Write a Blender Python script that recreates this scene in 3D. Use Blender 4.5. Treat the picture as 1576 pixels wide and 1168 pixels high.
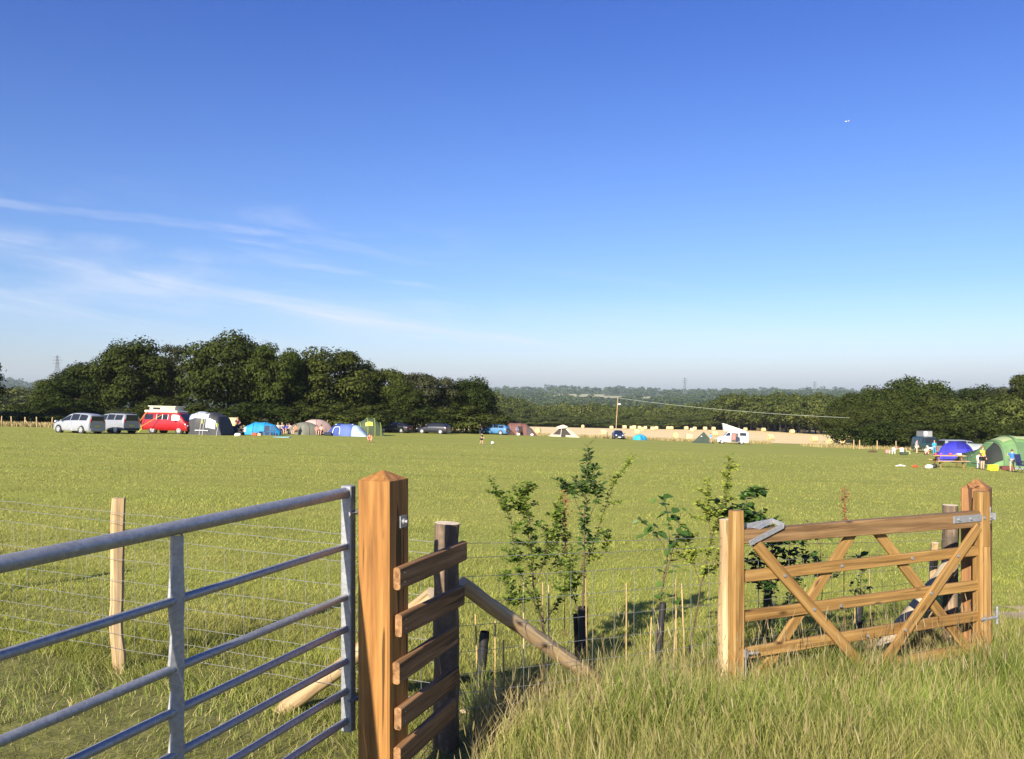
import bpy, bmesh, math, random
import numpy as np
from mathutils import Vector, Matrix
R = math.radians
scene = bpy.context.scene
col = scene.collection
for o in list(bpy.data.objects): bpy.data.objects.remove(o)

# ------------------------------------------------------------------ camera
F, UC, VH, EYE = 1311.0, 788.0, 600.0, 1.55          # focal length in photo pixels, centre column, eye level row, eye height
cam = bpy.data.objects.new('camera', bpy.data.cameras.new('camera')); col.objects.link(cam)
cam.location = (0, 0, EYE); cam.rotation_euler = (R(90), 0, 0)
cam.data.sensor_width = 36; cam.data.lens = 36 * F / 1576
cam.data.shift_y = (VH - 584) / 1576
cam.data.clip_start = .05; cam.data.clip_end = 20000
scene.camera = cam

# ------------------------------------------------------------------ sky, sun, exposure
SUN_AZ, SUN_EL = R(-155), R(26)        # azimuth from +Y towards +X
sd = Vector((math.sin(SUN_AZ)*math.cos(SUN_EL), math.cos(SUN_AZ)*math.cos(SUN_EL), math.sin(SUN_EL)))
world = bpy.data.worlds.new('World'); scene.world = world; world.use_nodes = True
wn, wl = world.node_tree.nodes, world.node_tree.links
wn.clear()
wo = wn.new('ShaderNodeOutputWorld'); bg = wn.new('ShaderNodeBackground')
sky = wn.new('ShaderNodeTexSky'); sky.sky_type = 'NISHITA'; sky.sun_disc = False
sky.sun_elevation = SUN_EL; sky.sun_rotation = SUN_AZ
sky.air_density = 1.0; sky.dust_density = 1.0; sky.ozone_density = 2.2; sky.altitude = 0
bg.inputs['Strength'].default_value = .052
def wnode(t, **k):
    n = wn.new(t)
    for a, b in k.items(): setattr(n, a, b)
    return n
def wmath(op, a, b=None, c=None):
    n = wnode('ShaderNodeMath', operation=op)
    for i, x in enumerate((a, b, c)):
        if x is None: continue
        if isinstance(x, (int, float)): n.inputs[i].default_value = x
        else: wl.new(x, n.inputs[i])
    return n.outputs[0]
def wsmooth(x, a, b, lo=0., hi=1.):
    n = wnode('ShaderNodeMapRange', interpolation_type='SMOOTHSTEP'); wl.new(x, n.inputs[0])
    n.inputs[1].default_value = a; n.inputs[2].default_value = b; n.inputs[3].default_value = lo; n.inputs[4].default_value = hi
    return n.outputs[0]
tc = wn.new('ShaderNodeTexCoord'); sp = wn.new('ShaderNodeSeparateXYZ'); wl.new(tc.outputs['Generated'], sp.inputs[0])
az = wmath('ARCTAN2', sp.outputs[0], sp.outputs[1]); el = sp.outputs[2]
def wnoise(su, sv, shear, scale, detail, rough, seed, dist=0.):
    c = wn.new('ShaderNodeCombineXYZ')
    wl.new(wmath('MULTIPLY', az, su), c.inputs[0])
    wl.new(wmath('MULTIPLY', wmath('ADD', el, wmath('MULTIPLY', az, shear)), sv), c.inputs[1]); c.inputs[2].default_value = seed
    n = wn.new('ShaderNodeTexNoise'); n.inputs['Scale'].default_value = scale; n.inputs['Detail'].default_value = detail
    n.inputs['Roughness'].default_value = rough; n.inputs['Distortion'].default_value = dist
    wl.new(c.outputs[0], n.inputs[0]); return n.outputs[0]
n1 = wnoise(3.4, 18, .12, 1.5, 8, .58, 3.1, .5)
n2 = wnoise(2.0, 34, .16, 1.3, 6, .6, 9.4, .4)
n3 = wnoise(4, 9, .1, 1.0, 3, .5, 1.7)
band = wmath('MULTIPLY', wsmooth(el, .045, .11), wsmooth(el, .23, .165))
left = wsmooth(az, .02, -.42)
cl1 = wmath('MULTIPLY', wmath('MULTIPLY', wsmooth(n1, .47, .74), wsmooth(n3, .36, .6)), wmath('MULTIPLY', band, left))
cl2 = wmath('MULTIPLY', wmath('MULTIPLY', wsmooth(n2, .5, .78), wmath('MULTIPLY', wsmooth(el, .02, .06), wsmooth(el, .16, .07))), wsmooth(az, .5, -.2))
def streak(a0, e0, slope, la, le, seed, amt):     # one thin wisp of cirrus
    da = wmath('DIVIDE', wmath('SUBTRACT', az, a0), la)
    wob = wmath('MULTIPLY', wmath('SUBTRACT', wnoise(9, 9, 0, 1.5, 4, .6, seed), .5), .012)
    de = wmath('DIVIDE', wmath('ADD', wmath('SUBTRACT', wmath('SUBTRACT', el, e0), wmath('MULTIPLY', wmath('SUBTRACT', az, a0), slope)), wob), le)
    g = wmath('ADD', wmath('MULTIPLY', da, da), wmath('MULTIPLY', de, de))
    return wmath('MULTIPLY', wmath('MULTIPLY', wsmooth(g, 1.6, 0.), wsmooth(n1, .30, .62)), amt)
cs = None
for s_ in ((-.53,.186,-.12,.045,.005,1.,.5),(-.40,.180,-.04,.14,.005,6.,.4),(-.54,.153,.03,.05,.013,2.,.95),(-.44,.150,.0,.06,.013,3.,.7),(-.33,.147,-.04,.12,.010,7.,.5),(-.50,.135,.05,.1,.018,8.,.5),
           (-.21,.137,-.12,.045,.0045,4.,.9),(-.108,.118,-.14,.045,.005,5.,.9),(-.32,.125,-.03,.2,.012,9.,.35),(-.45,.10,.0,.30,.040,10.,.42),(-.2,.075,.0,.40,.030,11.,.40),(.1,.062,-.02,.3,.012,12.,.4)):
    x = streak(*s_); cs = x if cs is None else wmath('MAXIMUM', cs, x)
cloud = wmath('MINIMUM', wmath('ADD', wmath('MULTIPLY', cl1, .5), wmath('ADD', wmath('MULTIPLY', cl2, .5), wmath('MULTIPLY', cs, .42))), .8)
tint = wnode('ShaderNodeMix', data_type='RGBA', blend_type='MULTIPLY'); tint.inputs['Factor'].default_value = 1
tint.inputs[7].default_value = (.72, .83, 1.20, 1)
wl.new(sky.outputs[0], tint.inputs[6])
er = wn.new('ShaderNodeValToRGB'); e_ = er.color_ramp.elements; e_.new(.15)
for k_, (p_, c_) in enumerate(((0., (1.05, .93, .84)), (.12, (.66, .71, .71)), (.46, (.31, .445, .70)))): e_[k_].position = p_; e_[k_].color = (*c_, 1)
wl.new(el, er.inputs[0]); t2 = wnode('ShaderNodeMix', data_type='RGBA', blend_type='MULTIPLY'); t2.inputs['Factor'].default_value = 1
wl.new(tint.outputs[2], t2.inputs[6]); wl.new(er.outputs[0], t2.inputs[7]); tint3 = wnode('ShaderNodeVectorMath', operation='SCALE'); tint3.inputs['Scale'].default_value = 1.72; wl.new(t2.outputs[2], tint3.inputs[0])
mx = wnode('ShaderNodeMix', data_type='RGBA'); wl.new(cloud, mx.inputs['Factor'])
wl.new(tint3.outputs[0], mx.inputs[6]); mx.inputs[7].default_value = (7.6, 8.0, 9.2, 1)
wl.new(mx.outputs[2], bg.inputs[0]); wl.new(bg.outputs[0], wo.inputs[0])

sl = bpy.data.lights.new('sun', 'SUN'); so = bpy.data.objects.new('sun', sl); col.objects.link(so)
sl.energy = 5.0; sl.angle = R(.5); sl.color = (1, .90, .74)
so.rotation_euler = (-sd).to_track_quat('-Z', 'Y').to_euler(); so.location = (-30, -20, 40)
scene.view_settings.view_transform = 'Standard'; scene.view_settings.look = 'None'
scene.view_settings.exposure = 1.12; scene.view_settings.gamma = 1
scene.render.engine = 'CYCLES'
scene.cycles.max_bounces = 6; scene.cycles.volume_bounces = 1; scene.cycles.transparent_max_bounces = 12

# ------------------------------------------------------------------ terrain height
def sst(x, a, b):
    t = np.clip((np.asarray(x, float) - a) / (b - a), 0, 1); return t*t*(3-2*t)
_rs = np.random.RandomState(7); _tab = _rs.rand(256, 256)
def vnoise(x, y):
    x = np.asarray(x, float); y = np.asarray(y, float)
    xi = np.floor(x).astype(int); yi = np.floor(y).astype(int); fx = x-xi; fy = y-yi
    fx = fx*fx*(3-2*fx); fy = fy*fy*(3-2*fy); g = lambda a, b: _tab[a % 256, b % 256]
    return (g(xi, yi)*(1-fx)+g(xi+1, yi)*fx)*(1-fy)+(g(xi, yi+1)*(1-fx)+g(xi+1, yi+1)*fx)*fy
def gz(x, y):
    x = np.asarray(x, float); y = np.asarray(y, float)
    xc = 95*np.tanh(x/95)
    lat = 1-.9*sst(y, 146, 620)
    z = -.12 - .033*xc*lat - .043*np.minimum(y, 146) - .0335*(np.clip(y, 146, 335)-146)
    z = z - .012*np.maximum(0, -y)*0
    z = z + .4*np.exp(-((x+8)/30)**2-((y-128)/28)**2)
    z = z - 17*sst(y, 332, 450) - 4*sst(y, 450, 900) + 30*sst(y, 1100, 3600) + 10*sst(y, 3000, 4200)
    azm = x/np.maximum(y, 1)
    z = z + sst(y, 1900, 3900)*(62*sst(-azm, .50, .64) + 5*np.sin(azm*9+1)-14+4*np.sin(azm*23))
    far = sst(y, 500, 1200)
    z = z + far*8*(vnoise(x/420+3, y/520+5)-.5)
    near = 1-sst(y, 14, 30)
    z = z + near*(.035*(vnoise(x*1.6, y*1.6)-.5)+.02*(vnoise(x*5+9, y*5)-.5))
    z = z + .17*np.exp(-((x-.42)/.42)**2-((y-4.85)/.22)**2) + .09*np.exp(-((x-.0)/.5)**2-((y-4.35)/.25)**2)
    z = z - .10*np.exp(-((x-.12)/.33)**2-((y-5.25)/.3)**2)
    return z
def gzf(x, y): return float(gz(x, y))
def PX(u, Y): return (u-UC)/F*Y
def PZ(v, Y): return EYE-(v-VH)/F*Y
def GP(u, Y, dz=0): x = PX(u, Y); return Vector((x, Y, gzf(x, Y)+dz))
def GV(u, v, y0=60, y1=330):     # ground point seen at a photo pixel
    best = None
    for Y in np.arange(y0, y1, 1.0):
        d = VH+F*(EYE-gzf(PX(u, Y), Y))/Y
        if d <= v: best = Y; break
    return GP(u, best or y1)

# ------------------------------------------------------------------ object helpers
def link(o, parent=None):
    col.objects.link(o)
    if parent is not None: o.parent = parent
    return o
def tag(o, label=None, cat=None, group=None, kind=None):
    if label: o['label'] = label
    if cat: o['category'] = cat
    if group: o['group'] = group
    if kind: o['kind'] = kind
    return o
def thing(name, loc, label, cat, group=None, rot=0, scale=1):
    o = bpy.data.objects.new(name, None); col.objects.link(o)
    o.empty_display_size = .2; o.location = loc; o.rotation_euler = (0, 0, rot); o.scale = (scale,)*3
    return tag(o, label, cat, group)
def copy_tree(o, parent=None):
    c = o.copy(); col.objects.link(c)
    if parent is not None: c.parent = parent
    for ch in list(o.children): copy_tree(ch, c)
    return c
class MB:
    def __init__(s): s.v = []; s.f = []; s.sm = []
    def add(s, vs, fs, smooth=False):
        n = len(s.v); s.v += [tuple(p) for p in vs]; s.f += [tuple(i+n for i in f) for f in fs]; s.sm += [smooth]*len(fs); return s
    def box(s, c, d, rot=None, b=0):
        c = Vector(c); x, y, z = d[0]/2, d[1]/2, d[2]/2
        if b <= 0:
            P = [Vector((i*x, j*y, k*z)) for i in (-1, 1) for j in (-1, 1) for k in (-1, 1)]
            Fc = [(0,1,3,2),(4,6,7,5),(0,4,5,1),(2,3,7,6),(0,2,6,4),(1,5,7,3)]
        else:
            bm = bmesh.new(); bmesh.ops.create_cube(bm, size=1)
            for v in bm.verts: v.co = Vector((v.co.x*2*x, v.co.y*2*y, v.co.z*2*z))
            bmesh.ops.bevel(bm, geom=bm.edges[:], offset=b, segments=1, affect='EDGES')
            P = [v.co.copy() for v in bm.verts]; Fc = [[v.index for v in f.verts] for f in bm.faces]; bm.free()
        if rot is not None: P = [rot @ p for p in P]
        return s.add([p+c for p in P], Fc)
    def tube(s, pts, rad, n=8, cap=True, jit=0, rnd=random):
        pts = [Vector(p) for p in pts]
        if not hasattr(rad, '__len__'): rad = [rad]*len(pts)
        vs = []; fs = []; up = None
        for i, p in enumerate(pts):
            t = (pts[min(i+1, len(pts)-1)]-pts[max(i-1, 0)])
            if t.length < 1e-9: t = Vector((0, 0, 1))
            t.normalize()
            if up is None: up = Vector((0, 0, 1)) if abs(t.z) < .9 else Vector((1, 0, 0))
            a = t.cross(up)
            if a.length < 1e-4: a = t.cross(Vector((0, 1, 0)))
            a.normalize(); b = a.cross(t).normalized(); up = b
            for k in range(n):
                an = 2*math.pi*k/n; r = rad[i]*(1+(rnd.random()-.5)*jit)
                vs.append(p+(a*math.cos(an)+b*math.sin(an))*r)
        for i in range(len(pts)-1):
            for k in range(n):
                fs.append((i*n+k, i*n+(k+1) % n, (i+1)*n+(k+1) % n, (i+1)*n+k))
        s.add(vs, fs, True)
        if cap:
            m = (len(pts)-1)*n
            s.add(vs[:n], [tuple(range(n))[::-1]]); s.add(vs[m:], [tuple(range(n))])
        return s
    def prism(s, poly, y0, y1, tr=None):        # poly in (x, z), extruded along y
        n = len(poly); P = [Vector((x, y0, z)) for x, z in poly]+[Vector((x, y1, z)) for x, z in poly]
        if tr: P = [tr @ p for p in P]
        return s.add(P, [tuple(range(n)), tuple(range(2*n-1, n-1, -1))]+[(i, i+n, (i+1) % n+n, (i+1) % n) for i in range(n)])
    def ball(s, c, r, nu=10, nv=6, rot=None):
        c = Vector(c); r = Vector(r) if hasattr(r, '__len__') else Vector((r, r, r)); vs = []; fs = []
        for j in range(nv+1):
            th = math.pi*j/nv
            for i in range(nu):
                ph = 2*math.pi*i/nu; p = Vector((r.x*math.sin(th)*math.cos(ph), r.y*math.sin(th)*math.sin(ph), r.z*math.cos(th)))
                vs.append((rot @ p if rot is not None else p)+c)
        for j in range(nv):
            for i in range(nu): fs.append((j*nu+i, (j+1)*nu+i, (j+1)*nu+(i+1) % nu, j*nu+(i+1) % nu))
        return s.add(vs, fs, True)
    def build(s, name, mat, parent=None, loc=None):
        me = bpy.data.meshes.new(name); me.from_pydata(s.v, [], s.f); me.validate()
        if len(me.polygons) == len(s.sm): me.polygons.foreach_set('use_smooth', s.sm)
        else: me.polygons.foreach_set('use_smooth', [False]*len(me.polygons))
        bm = bmesh.new(); bm.from_mesh(me); bmesh.ops.recalc_face_normals(bm, faces=bm.faces[:]); bm.to_mesh(me); bm.free()
        if mat: me.materials.append(mat)
        o = bpy.data.objects.new(name, me); link(o, parent)
        if loc is not None: o.location = loc
        return o
def fastmesh(name, V, Fa, mat, parent=None, smooth=False):     # numpy arrays, faces all the same size
    me = bpy.data.meshes.new(name); k = Fa.shape[1]
    me.vertices.add(len(V)); me.vertices.foreach_set('co', V.astype(np.float32).ravel())
    me.loops.add(Fa.size); me.loops.foreach_set('vertex_index', Fa.astype(np.int32).ravel())
    me.polygons.add(len(Fa)); me.polygons.foreach_set('loop_start', np.arange(0, Fa.size, k, dtype=np.int32))
    if smooth: me.polygons.foreach_set('use_smooth', np.ones(len(Fa), bool))
    me.update(); me.validate()
    if mat: me.materials.append(mat)
    o = bpy.data.objects.new(name, me); link(o, parent); return o

# ------------------------------------------------------------------ materials
def newmat(name):
    m = bpy.data.materials.new(name); m.use_nodes = True; nt = m.node_tree
    return m, nt.nodes, nt.links, nt.nodes['Principled BSDF']
def N(nd, t, **k):
    n = nd.new(t)
    for a, b in k.items(): setattr(n, a, b)
    return n
def ramp(nd, lk, fac, stops):
    r = N(nd, 'ShaderNodeValToRGB'); e = r.color_ramp.elements
    while len(e) < len(stops): e.new(.5)
    for i, (p, c) in enumerate(stops):
        e[i].position = p; e[i].color = (*c, 1) if len(c) == 3 else c
    lk.new(fac, r.inputs[0]); return r.outputs[0]
def noise(nd, lk, vec, scale, detail=4, rough=.55, dist=0):
    n = N(nd, 'ShaderNodeTexNoise'); n.inputs['Scale'].default_value = scale; n.inputs['Detail'].default_value = detail
    n.inputs['Roughness'].default_value = rough; n.inputs['Distortion'].default_value = dist
    if vec is not None: lk.new(vec, n.inputs['Vector'])
    return n.outputs[0]
def mapping(nd, lk, vec, sc, loc=(0, 0, 0)):
    m = N(nd, 'ShaderNodeMapping'); m.inputs['Scale'].default_value = sc; m.inputs['Location'].default_value = loc
    lk.new(vec, m.inputs[0]); return m.outputs[0]
def mixc(nd, lk, fac, a, b, mode='MIX'):
    m = N(nd, 'ShaderNodeMix', data_type='RGBA', blend_type=mode)
    for i, x in ((0, fac), (6, a), (7, b)):
        if isinstance(x, (int, float)): m.inputs[i].default_value = x
        elif isinstance(x, tuple): m.inputs[i].default_value = (*x, 1) if len(x) == 3 else x
        else: lk.new(x, m.inputs[i])
    return m.outputs[2]
def bump(nd, lk, h, strength, dist, p):
    b = N(nd, 'ShaderNodeBump'); b.inputs['Strength'].default_value = strength; b.inputs['Distance'].default_value = dist
    lk.new(h, b.inputs['Height']); lk.new(b.outputs[0], p.inputs['Normal']); return b
def objc(nd): return N(nd, 'ShaderNodeTexCoord').outputs['Object']
_mc = {}
def paint(c, rough=.35, metal=0, var=.12, sc=6., name='paint', coat=0, bmp=0, trans=0):
    key = (c, rough, metal, var, sc, name, coat, bmp, trans)
    if key in _mc: return _mc[key]
    m, nd, lk, p = newmat(name); oc = objc(nd)
    n = noise(nd, lk, oc, sc, 5, .6)
    lo = tuple(x*(1-var) for x in c); hi = tuple(min(1, x*(1+var)) for x in c)
    lk.new(ramp(nd, lk, n, [(.3, lo), (.7, hi)]), p.inputs['Base Color'])
    p.inputs['Roughness'].default_value = rough; p.inputs['Metallic'].default_value = metal
    if coat: p.inputs['Coat Weight'].default_value = coat; p.inputs['Coat Roughness'].default_value = .08
    if bmp: bump(nd, lk, noise(nd, lk, oc, sc*2.2, 3, .5, .6), bmp, .03, p)
    if trans:
        out = nd['Material Output']; t = N(nd, 'ShaderNodeBsdfTranslucent'); t.inputs[0].default_value = (*c, 1)
        mxs = N(nd, 'ShaderNodeMixShader'); mxs.inputs[0].default_value = trans
        lk.new(p.outputs[0], mxs.inputs[1]); lk.new(t.outputs[0], mxs.inputs[2]); lk.new(mxs.outputs[0], out.inputs[0])
    _mc[key] = m; return m
def fabric(c, trans=.22): return paint(c, .7, 0, .14, 1.6, 'tent_fabric', bmp=.5, trans=trans)
def cloth(c): return paint(c, .85, 0, .2, 9, 'clothing')
def carpaint(c): return paint(c, .32, 0, .05, 3, 'car_paint', coat=.35)
glass = paint((.018, .022, .028), .06, 0, .2, 2, 'dark_glass')
rubber = paint((.02, .02, .02), .8, 0, .3, 12, 'rubber')
rimm = paint((.62, .62, .63), .3, .6, .1, 8, 'rim_metal')
blackp = paint((.015, .015, .016), .6, 0, .3, 8, 'black_plastic')
redl = paint((.45, .02, .02), .2, 0, .1, 8, 'red_lamp')
clearl = paint((.7, .7, .72), .12, 0, .1, 8, 'clear_lamp')
skinm = paint((.55, .32, .22), .55, 0, .12, 8, 'skin')

def wood(name, dark, mid, light, rough=.65, grain=1., checks=.5, grey=None, knots=True):
    m, nd, lk, p = newmat(name); oc = objc(nd)
    info = N(nd, 'ShaderNodeObjectInfo')
    off = N(nd, 'ShaderNodeVectorMath', operation='ADD'); cb = N(nd, 'ShaderNodeCombineXYZ')
    mul = N(nd, 'ShaderNodeMath', operation='MULTIPLY'); lk.new(info.outputs['Random'], mul.inputs[0]); mul.inputs[1].default_value = 37
    lk.new(mul.outputs[0], cb.inputs[0]); lk.new(mul.outputs[0], cb.inputs[2]); lk.new(oc, off.inputs[0]); lk.new(cb.outputs[0], off.inputs[1])
    v = off.outputs[0]
    g1 = noise(nd, lk, mapping(nd, lk, v, (1.6, 42*grain, 42*grain)), 1, 6, .6, .35)
    g2 = noise(nd, lk, mapping(nd, lk, v, (.9, 9, 9)), 1, 4, .55, .8)
    c = ramp(nd, lk, g2, [(.25, dark), (.5, mid), (.75, light)])
    c = mixc(nd, lk, .62, c, ramp(nd, lk, g1, [(.36, dark), (.52, mid), (.64, light)]))
    if knots:
        vo = N(nd, 'ShaderNodeTexVoronoi'); vo.inputs['Scale'].default_value = 1; lk.new(mapping(nd, lk, v, (3.1, 9, 9)), vo.inputs[0])
        kf = ramp(nd, lk, vo.outputs['Distance'], [(.05, (1, 1, 1)), (.16, (0, 0, 0))])
        c = mixc(nd, lk, kf, c, tuple(x*.35 for x in dark))
    ck = noise(nd, lk, mapping(nd, lk, v, (1.1, 30, 30), (5, 3, 1)), 1, 2, .4, .2)
    ckr = ramp(nd, lk, ck, [(.335, (1, 1, 1)), (.36, (0, 0, 0))])
    c = mixc(nd, lk, mixc(nd, lk, checks, (0, 0, 0), ckr), c, tuple(x*.22 for x in dark))
    if grey: c = mixc(nd, lk, ramp(nd, lk, noise(nd, lk, v, 3.2, 5, .7), [(.42, (0, 0, 0)), (.6, (1, 1, 1))]), c, grey)
    lk.new(c, p.inputs['Base Color']); p.inputs['Roughness'].default_value = rough
    p.inputs['Specular IOR Level'].default_value = .3
    hb = mixc(nd, lk, mixc(nd, lk, checks, (0, 0, 0), ckr), g1, (0, 0, 0))
    bump(nd, lk, hb, .8, .006, p); return m
w_post = wood('treated_timber', (.12, .052, .014), (.28, .130, .034), (.40, .205, .06), .6, .7, .8)
w_red = wood('red_brown_timber', (.11, .048, .018), (.24, .115, .042), (.34, .175, .07), .65, .7, .8)
w_board = wood('board_timber', (.085, .042, .018), (.23, .12, .048), (.38, .21, .095), .75, .9, .6)
w_rail = wood('rail_timber', (.09, .050, .022), (.20, .118, .05), (.30, .19, .09), .65, .8, .4)
w_gate = wood('gate_timber', (.13, .066, .020), (.26, .148, .045), (.37, .225, .082), .6, .8, .35)
w_pale = wood('peeled_timber', (.20, .13, .06), (.39, .275, .145), (.52, .40, .24), .75, .8, .5)
w_weather = wood('weathered_timber', (.045, .03, .02), (.17, .115, .075), (.38, .28, .18), .85, .6, .7, (.08, .065, .05))
w_end = paint((.62, .50, .34), .8, 0, .22, 30, 'end_grain')
w_grey = wood('grey_timber', (.20, .16, .11), (.38, .31, .22), (.50, .43, .32), .85, .8, .3)
def galvm():
    m, nd, lk, p = newmat('galvanised_steel'); oc = objc(nd)
    vo = N(nd, 'ShaderNodeTexVoronoi'); vo.inputs['Scale'].default_value = 90; lk.new(oc, vo.inputs[0])
    sep = N(nd, 'ShaderNodeSeparateColor'); lk.new(vo.outputs['Color'], sep.inputs[0])
    lk.new(ramp(nd, lk, sep.outputs[0], [(0, (.27, .28, .29)), (1, (.36, .37, .385))]), p.inputs['Base Color'])
    lk.new(ramp(nd, lk, noise(nd, lk, oc, 12, 5, .6), [(.3, (.38,)*3), (.7, (.58,)*3)]), p.inputs['Roughness'])
    p.inputs['Metallic'].default_value = .5
    bump(nd, lk, noise(nd, lk, oc, 70, 3, .5), .12, .002, p); return m
galv = galvm()
wirem = paint((.42, .42, .41), .45, .7, .15, 30, 'wire')
cane = wood('bamboo', (.22, .15, .06), (.38, .28, .12), (.50, .39, .19), .5, 1, 0, knots=False)

def leafmat(name, a, b, c, trans=.3, rough=.5, big=0.0):
    m, nd, lk, p = newmat(name); g = N(nd, 'ShaderNodeNewGeometry'); info = N(nd, 'ShaderNodeObjectInfo')
    colr = ramp(nd, lk, g.outputs['Random Per Island'], [(0, a), (.55, b), (1, c)])
    if big:
        n = noise(nd, lk, objc(nd), big, 3, .6)
        colr = mixc(nd, lk, ramp(nd, lk, n, [(.4, (0, 0, 0)), (.65, (1, 1, 1))]), colr, tuple(x*1.5 for x in c), 'MIX')
        colr = mixc(nd, lk, .5, colr, ramp(nd, lk, g.outputs['Random Per Island'], [(0, a), (1, c)]))
    hs = N(nd, 'ShaderNodeHueSaturation')
    mr = N(nd, 'ShaderNodeMapRange'); lk.new(info.outputs['Random'], mr.inputs[0]); mr.inputs[3].default_value = .78; mr.inputs[4].default_value = 1.25
    mr2 = N(nd, 'ShaderNodeMapRange'); lk.new(info.outputs['Random'], mr2.inputs[0]); mr2.inputs[3].default_value = .515; mr2.inputs[4].default_value = .485
    lk.new(mr.outputs[0], hs.inputs['Value']); lk.new(mr2.outputs[0], hs.inputs['Hue']); lk.new(colr, hs.inputs['Color'])
    lk.new(hs.outputs[0], p.inputs['Base Color']); p.inputs['Roughness'].default_value = rough
    p.inputs['Specular IOR Level'].default_value = .25 if big == 0 and trans > .2 else .03
    t = N(nd, 'ShaderNodeBsdfTranslucent'); lk.new(hs.outputs[0], t.inputs[0])
    mxs = N(nd, 'ShaderNodeMixShader'); mxs.inputs[0].default_value = trans
    lk.new(p.outputs[0], mxs.inputs[1]); lk.new(t.outputs[0], mxs.inputs[2]); lk.new(mxs.outputs[0], nd['Material Output'].inputs[0])
    return m
lf_oak = leafmat('oak_foliage', (.0065, .011, .0028), (.016, .024, .005), (.046, .058, .012), .08, .6, .35)
lf_oak2 = leafmat('bright_foliage', (.013, .020, .004), (.030, .042, .008), (.066, .082, .016), .14, .6, .35)
lf_pale = leafmat('pale_foliage', (.014, .017, .007), (.030, .034, .014), (.065, .068, .032), .14, .6, .35)
lf_mid = leafmat('wood_foliage', (.020, .030, .007), (.044, .058, .013), (.085, .10, .024), .10, .6, .35)  # paler than the oak leaves: distance haze is put into this leaf colour
lf_far = leafmat('far_foliage', (.020, .034, .010), (.038, .058, .015), (.075, .098, .028), .1, .6, 0)
lf_haw = leafmat('hawthorn_leaf', (.07, .12, .016), (.18, .24, .035), (.28, .33, .055), .4, .5)
lf_dark = leafmat('dark_leaf', (.025, .055, .014), (.05, .10, .022), (.10, .16, .035), .3, .4)
lf_haz = leafmat('hazel_leaf', (.035, .08, .015), (.075, .14, .028), (.14, .21, .045), .35, .45)
barkm = wood('bark', (.035, .028, .02), (.075, .06, .045), (.13, .11, .085), .95, .5, .3, knots=False)
twig = paint((.09, .055, .035), .8, 0, .3, 20, 'twig')
dockm = paint((.20, .06, .03), .85, 0, .4, 60, 'dock_seed')

# ------------------------------------------------------------------ ground
def groundmat():
    m, nd, lk, p = newmat('field_grass_ground'); oc = objc(nd)
    big = noise(nd, lk, mapping(nd, lk, oc, (.035, .12, .1)), 1, 4, .6, .3)
    mid = noise(nd, lk, mapping(nd, lk, oc, (.10, .42, 1)), 1, 6, .7, .4)
    fine = noise(nd, lk, mapping(nd, lk, oc, (9, 14, 9)), 1, 6, .75)
    c = ramp(nd, lk, big, [(.3, (.21, .245, .045)), (.5, (.28, .295, .06)), (.7, (.34, .335, .08))])
    c = mixc(nd, lk, .6, c, ramp(nd, lk, mid, [(.34, (.15, .195, .04)), (.52, (.29, .305, .062)), (.72, (.38, .36, .095))]))
    c = mixc(nd, lk, .5, c, ramp(nd, lk, fine, [(.3, (.14, .17, .03)), (.5, (.25, .26, .055)), (.7, (.36, .34, .11))]))
    sp = N(nd, 'ShaderNodeSeparateXYZ'); lk.new(oc, sp.inputs[0])
    def mr(x, a, b):
        n = N(nd, 'ShaderNodeMapRange', interpolation_type='SMOOTHSTEP'); lk.new(x, n.inputs[0]); n.inputs[1].default_value = a; n.inputs[2].default_value = b; return n.outputs[0]
    # soil and thatch between the stems, near the fence
    near = mr(sp.outputs[1], 9., 5.2)
    soil = ramp(nd, lk, noise(nd, lk, oc, 5, 6, .7), [(.3, (.10, .095, .032)), (.55, (.17, .165, .05)), (.75, (.26, .23, .10))])
    c = mixc(nd, lk, near, c, soil)
    # woodland floor and valley beyond the fields
    far = mr(sp.outputs[1], 335., 350.)
    c = mixc(nd, lk, far, c, ramp(nd, lk, noise(nd, lk, oc, .004, 4, .6), [(.35, (.045, .06, .02)), (.55, (.07, .085, .03)), (.7, (.12, .12, .05))]))
    lk.new(c, p.inputs['Base Color']); p.inputs['Roughness'].default_value = .95; p.inputs['Specular IOR Level'].default_value = .1
    bump(nd, lk, fine, .6, .03, p); return m
ys = np.concatenate([np.linspace(-12, 2, 15), np.linspace(2.1, 9, 90), np.geomspace(9.1, 60, 70), np.linspace(61, 150, 60), np.geomspace(151, 480, 60), np.geomspace(485, 6000, 60)])
def gridsheet(name, ys, xf, nx, mat, dz=0, mask=None):
    V = []
    for y in ys:
        x0, x1 = xf(y); xs = np.linspace(-1, 1, nx); xs = (x0+x1)/2+(x1-x0)/2*xs
        V.append(np.stack([xs, np.full(nx, y), gz(xs, np.full(nx, y))+dz], 1))
    V = np.concatenate(V); n = len(ys); i = np.arange(n-1)[:, None]*nx+np.arange(nx-1)[None]; i = i.ravel()
    Fa = np.stack([i, i+1, i+nx+1, i+nx], 1)
    o = fastmesh(name, V, Fa, mat, smooth=True); return o
tag(gridsheet('ground', ys, lambda y: (-1.3*max(y, 0)-14, 1.3*max(y, 0)+14), 260, groundmat()), kind='structure')

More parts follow.
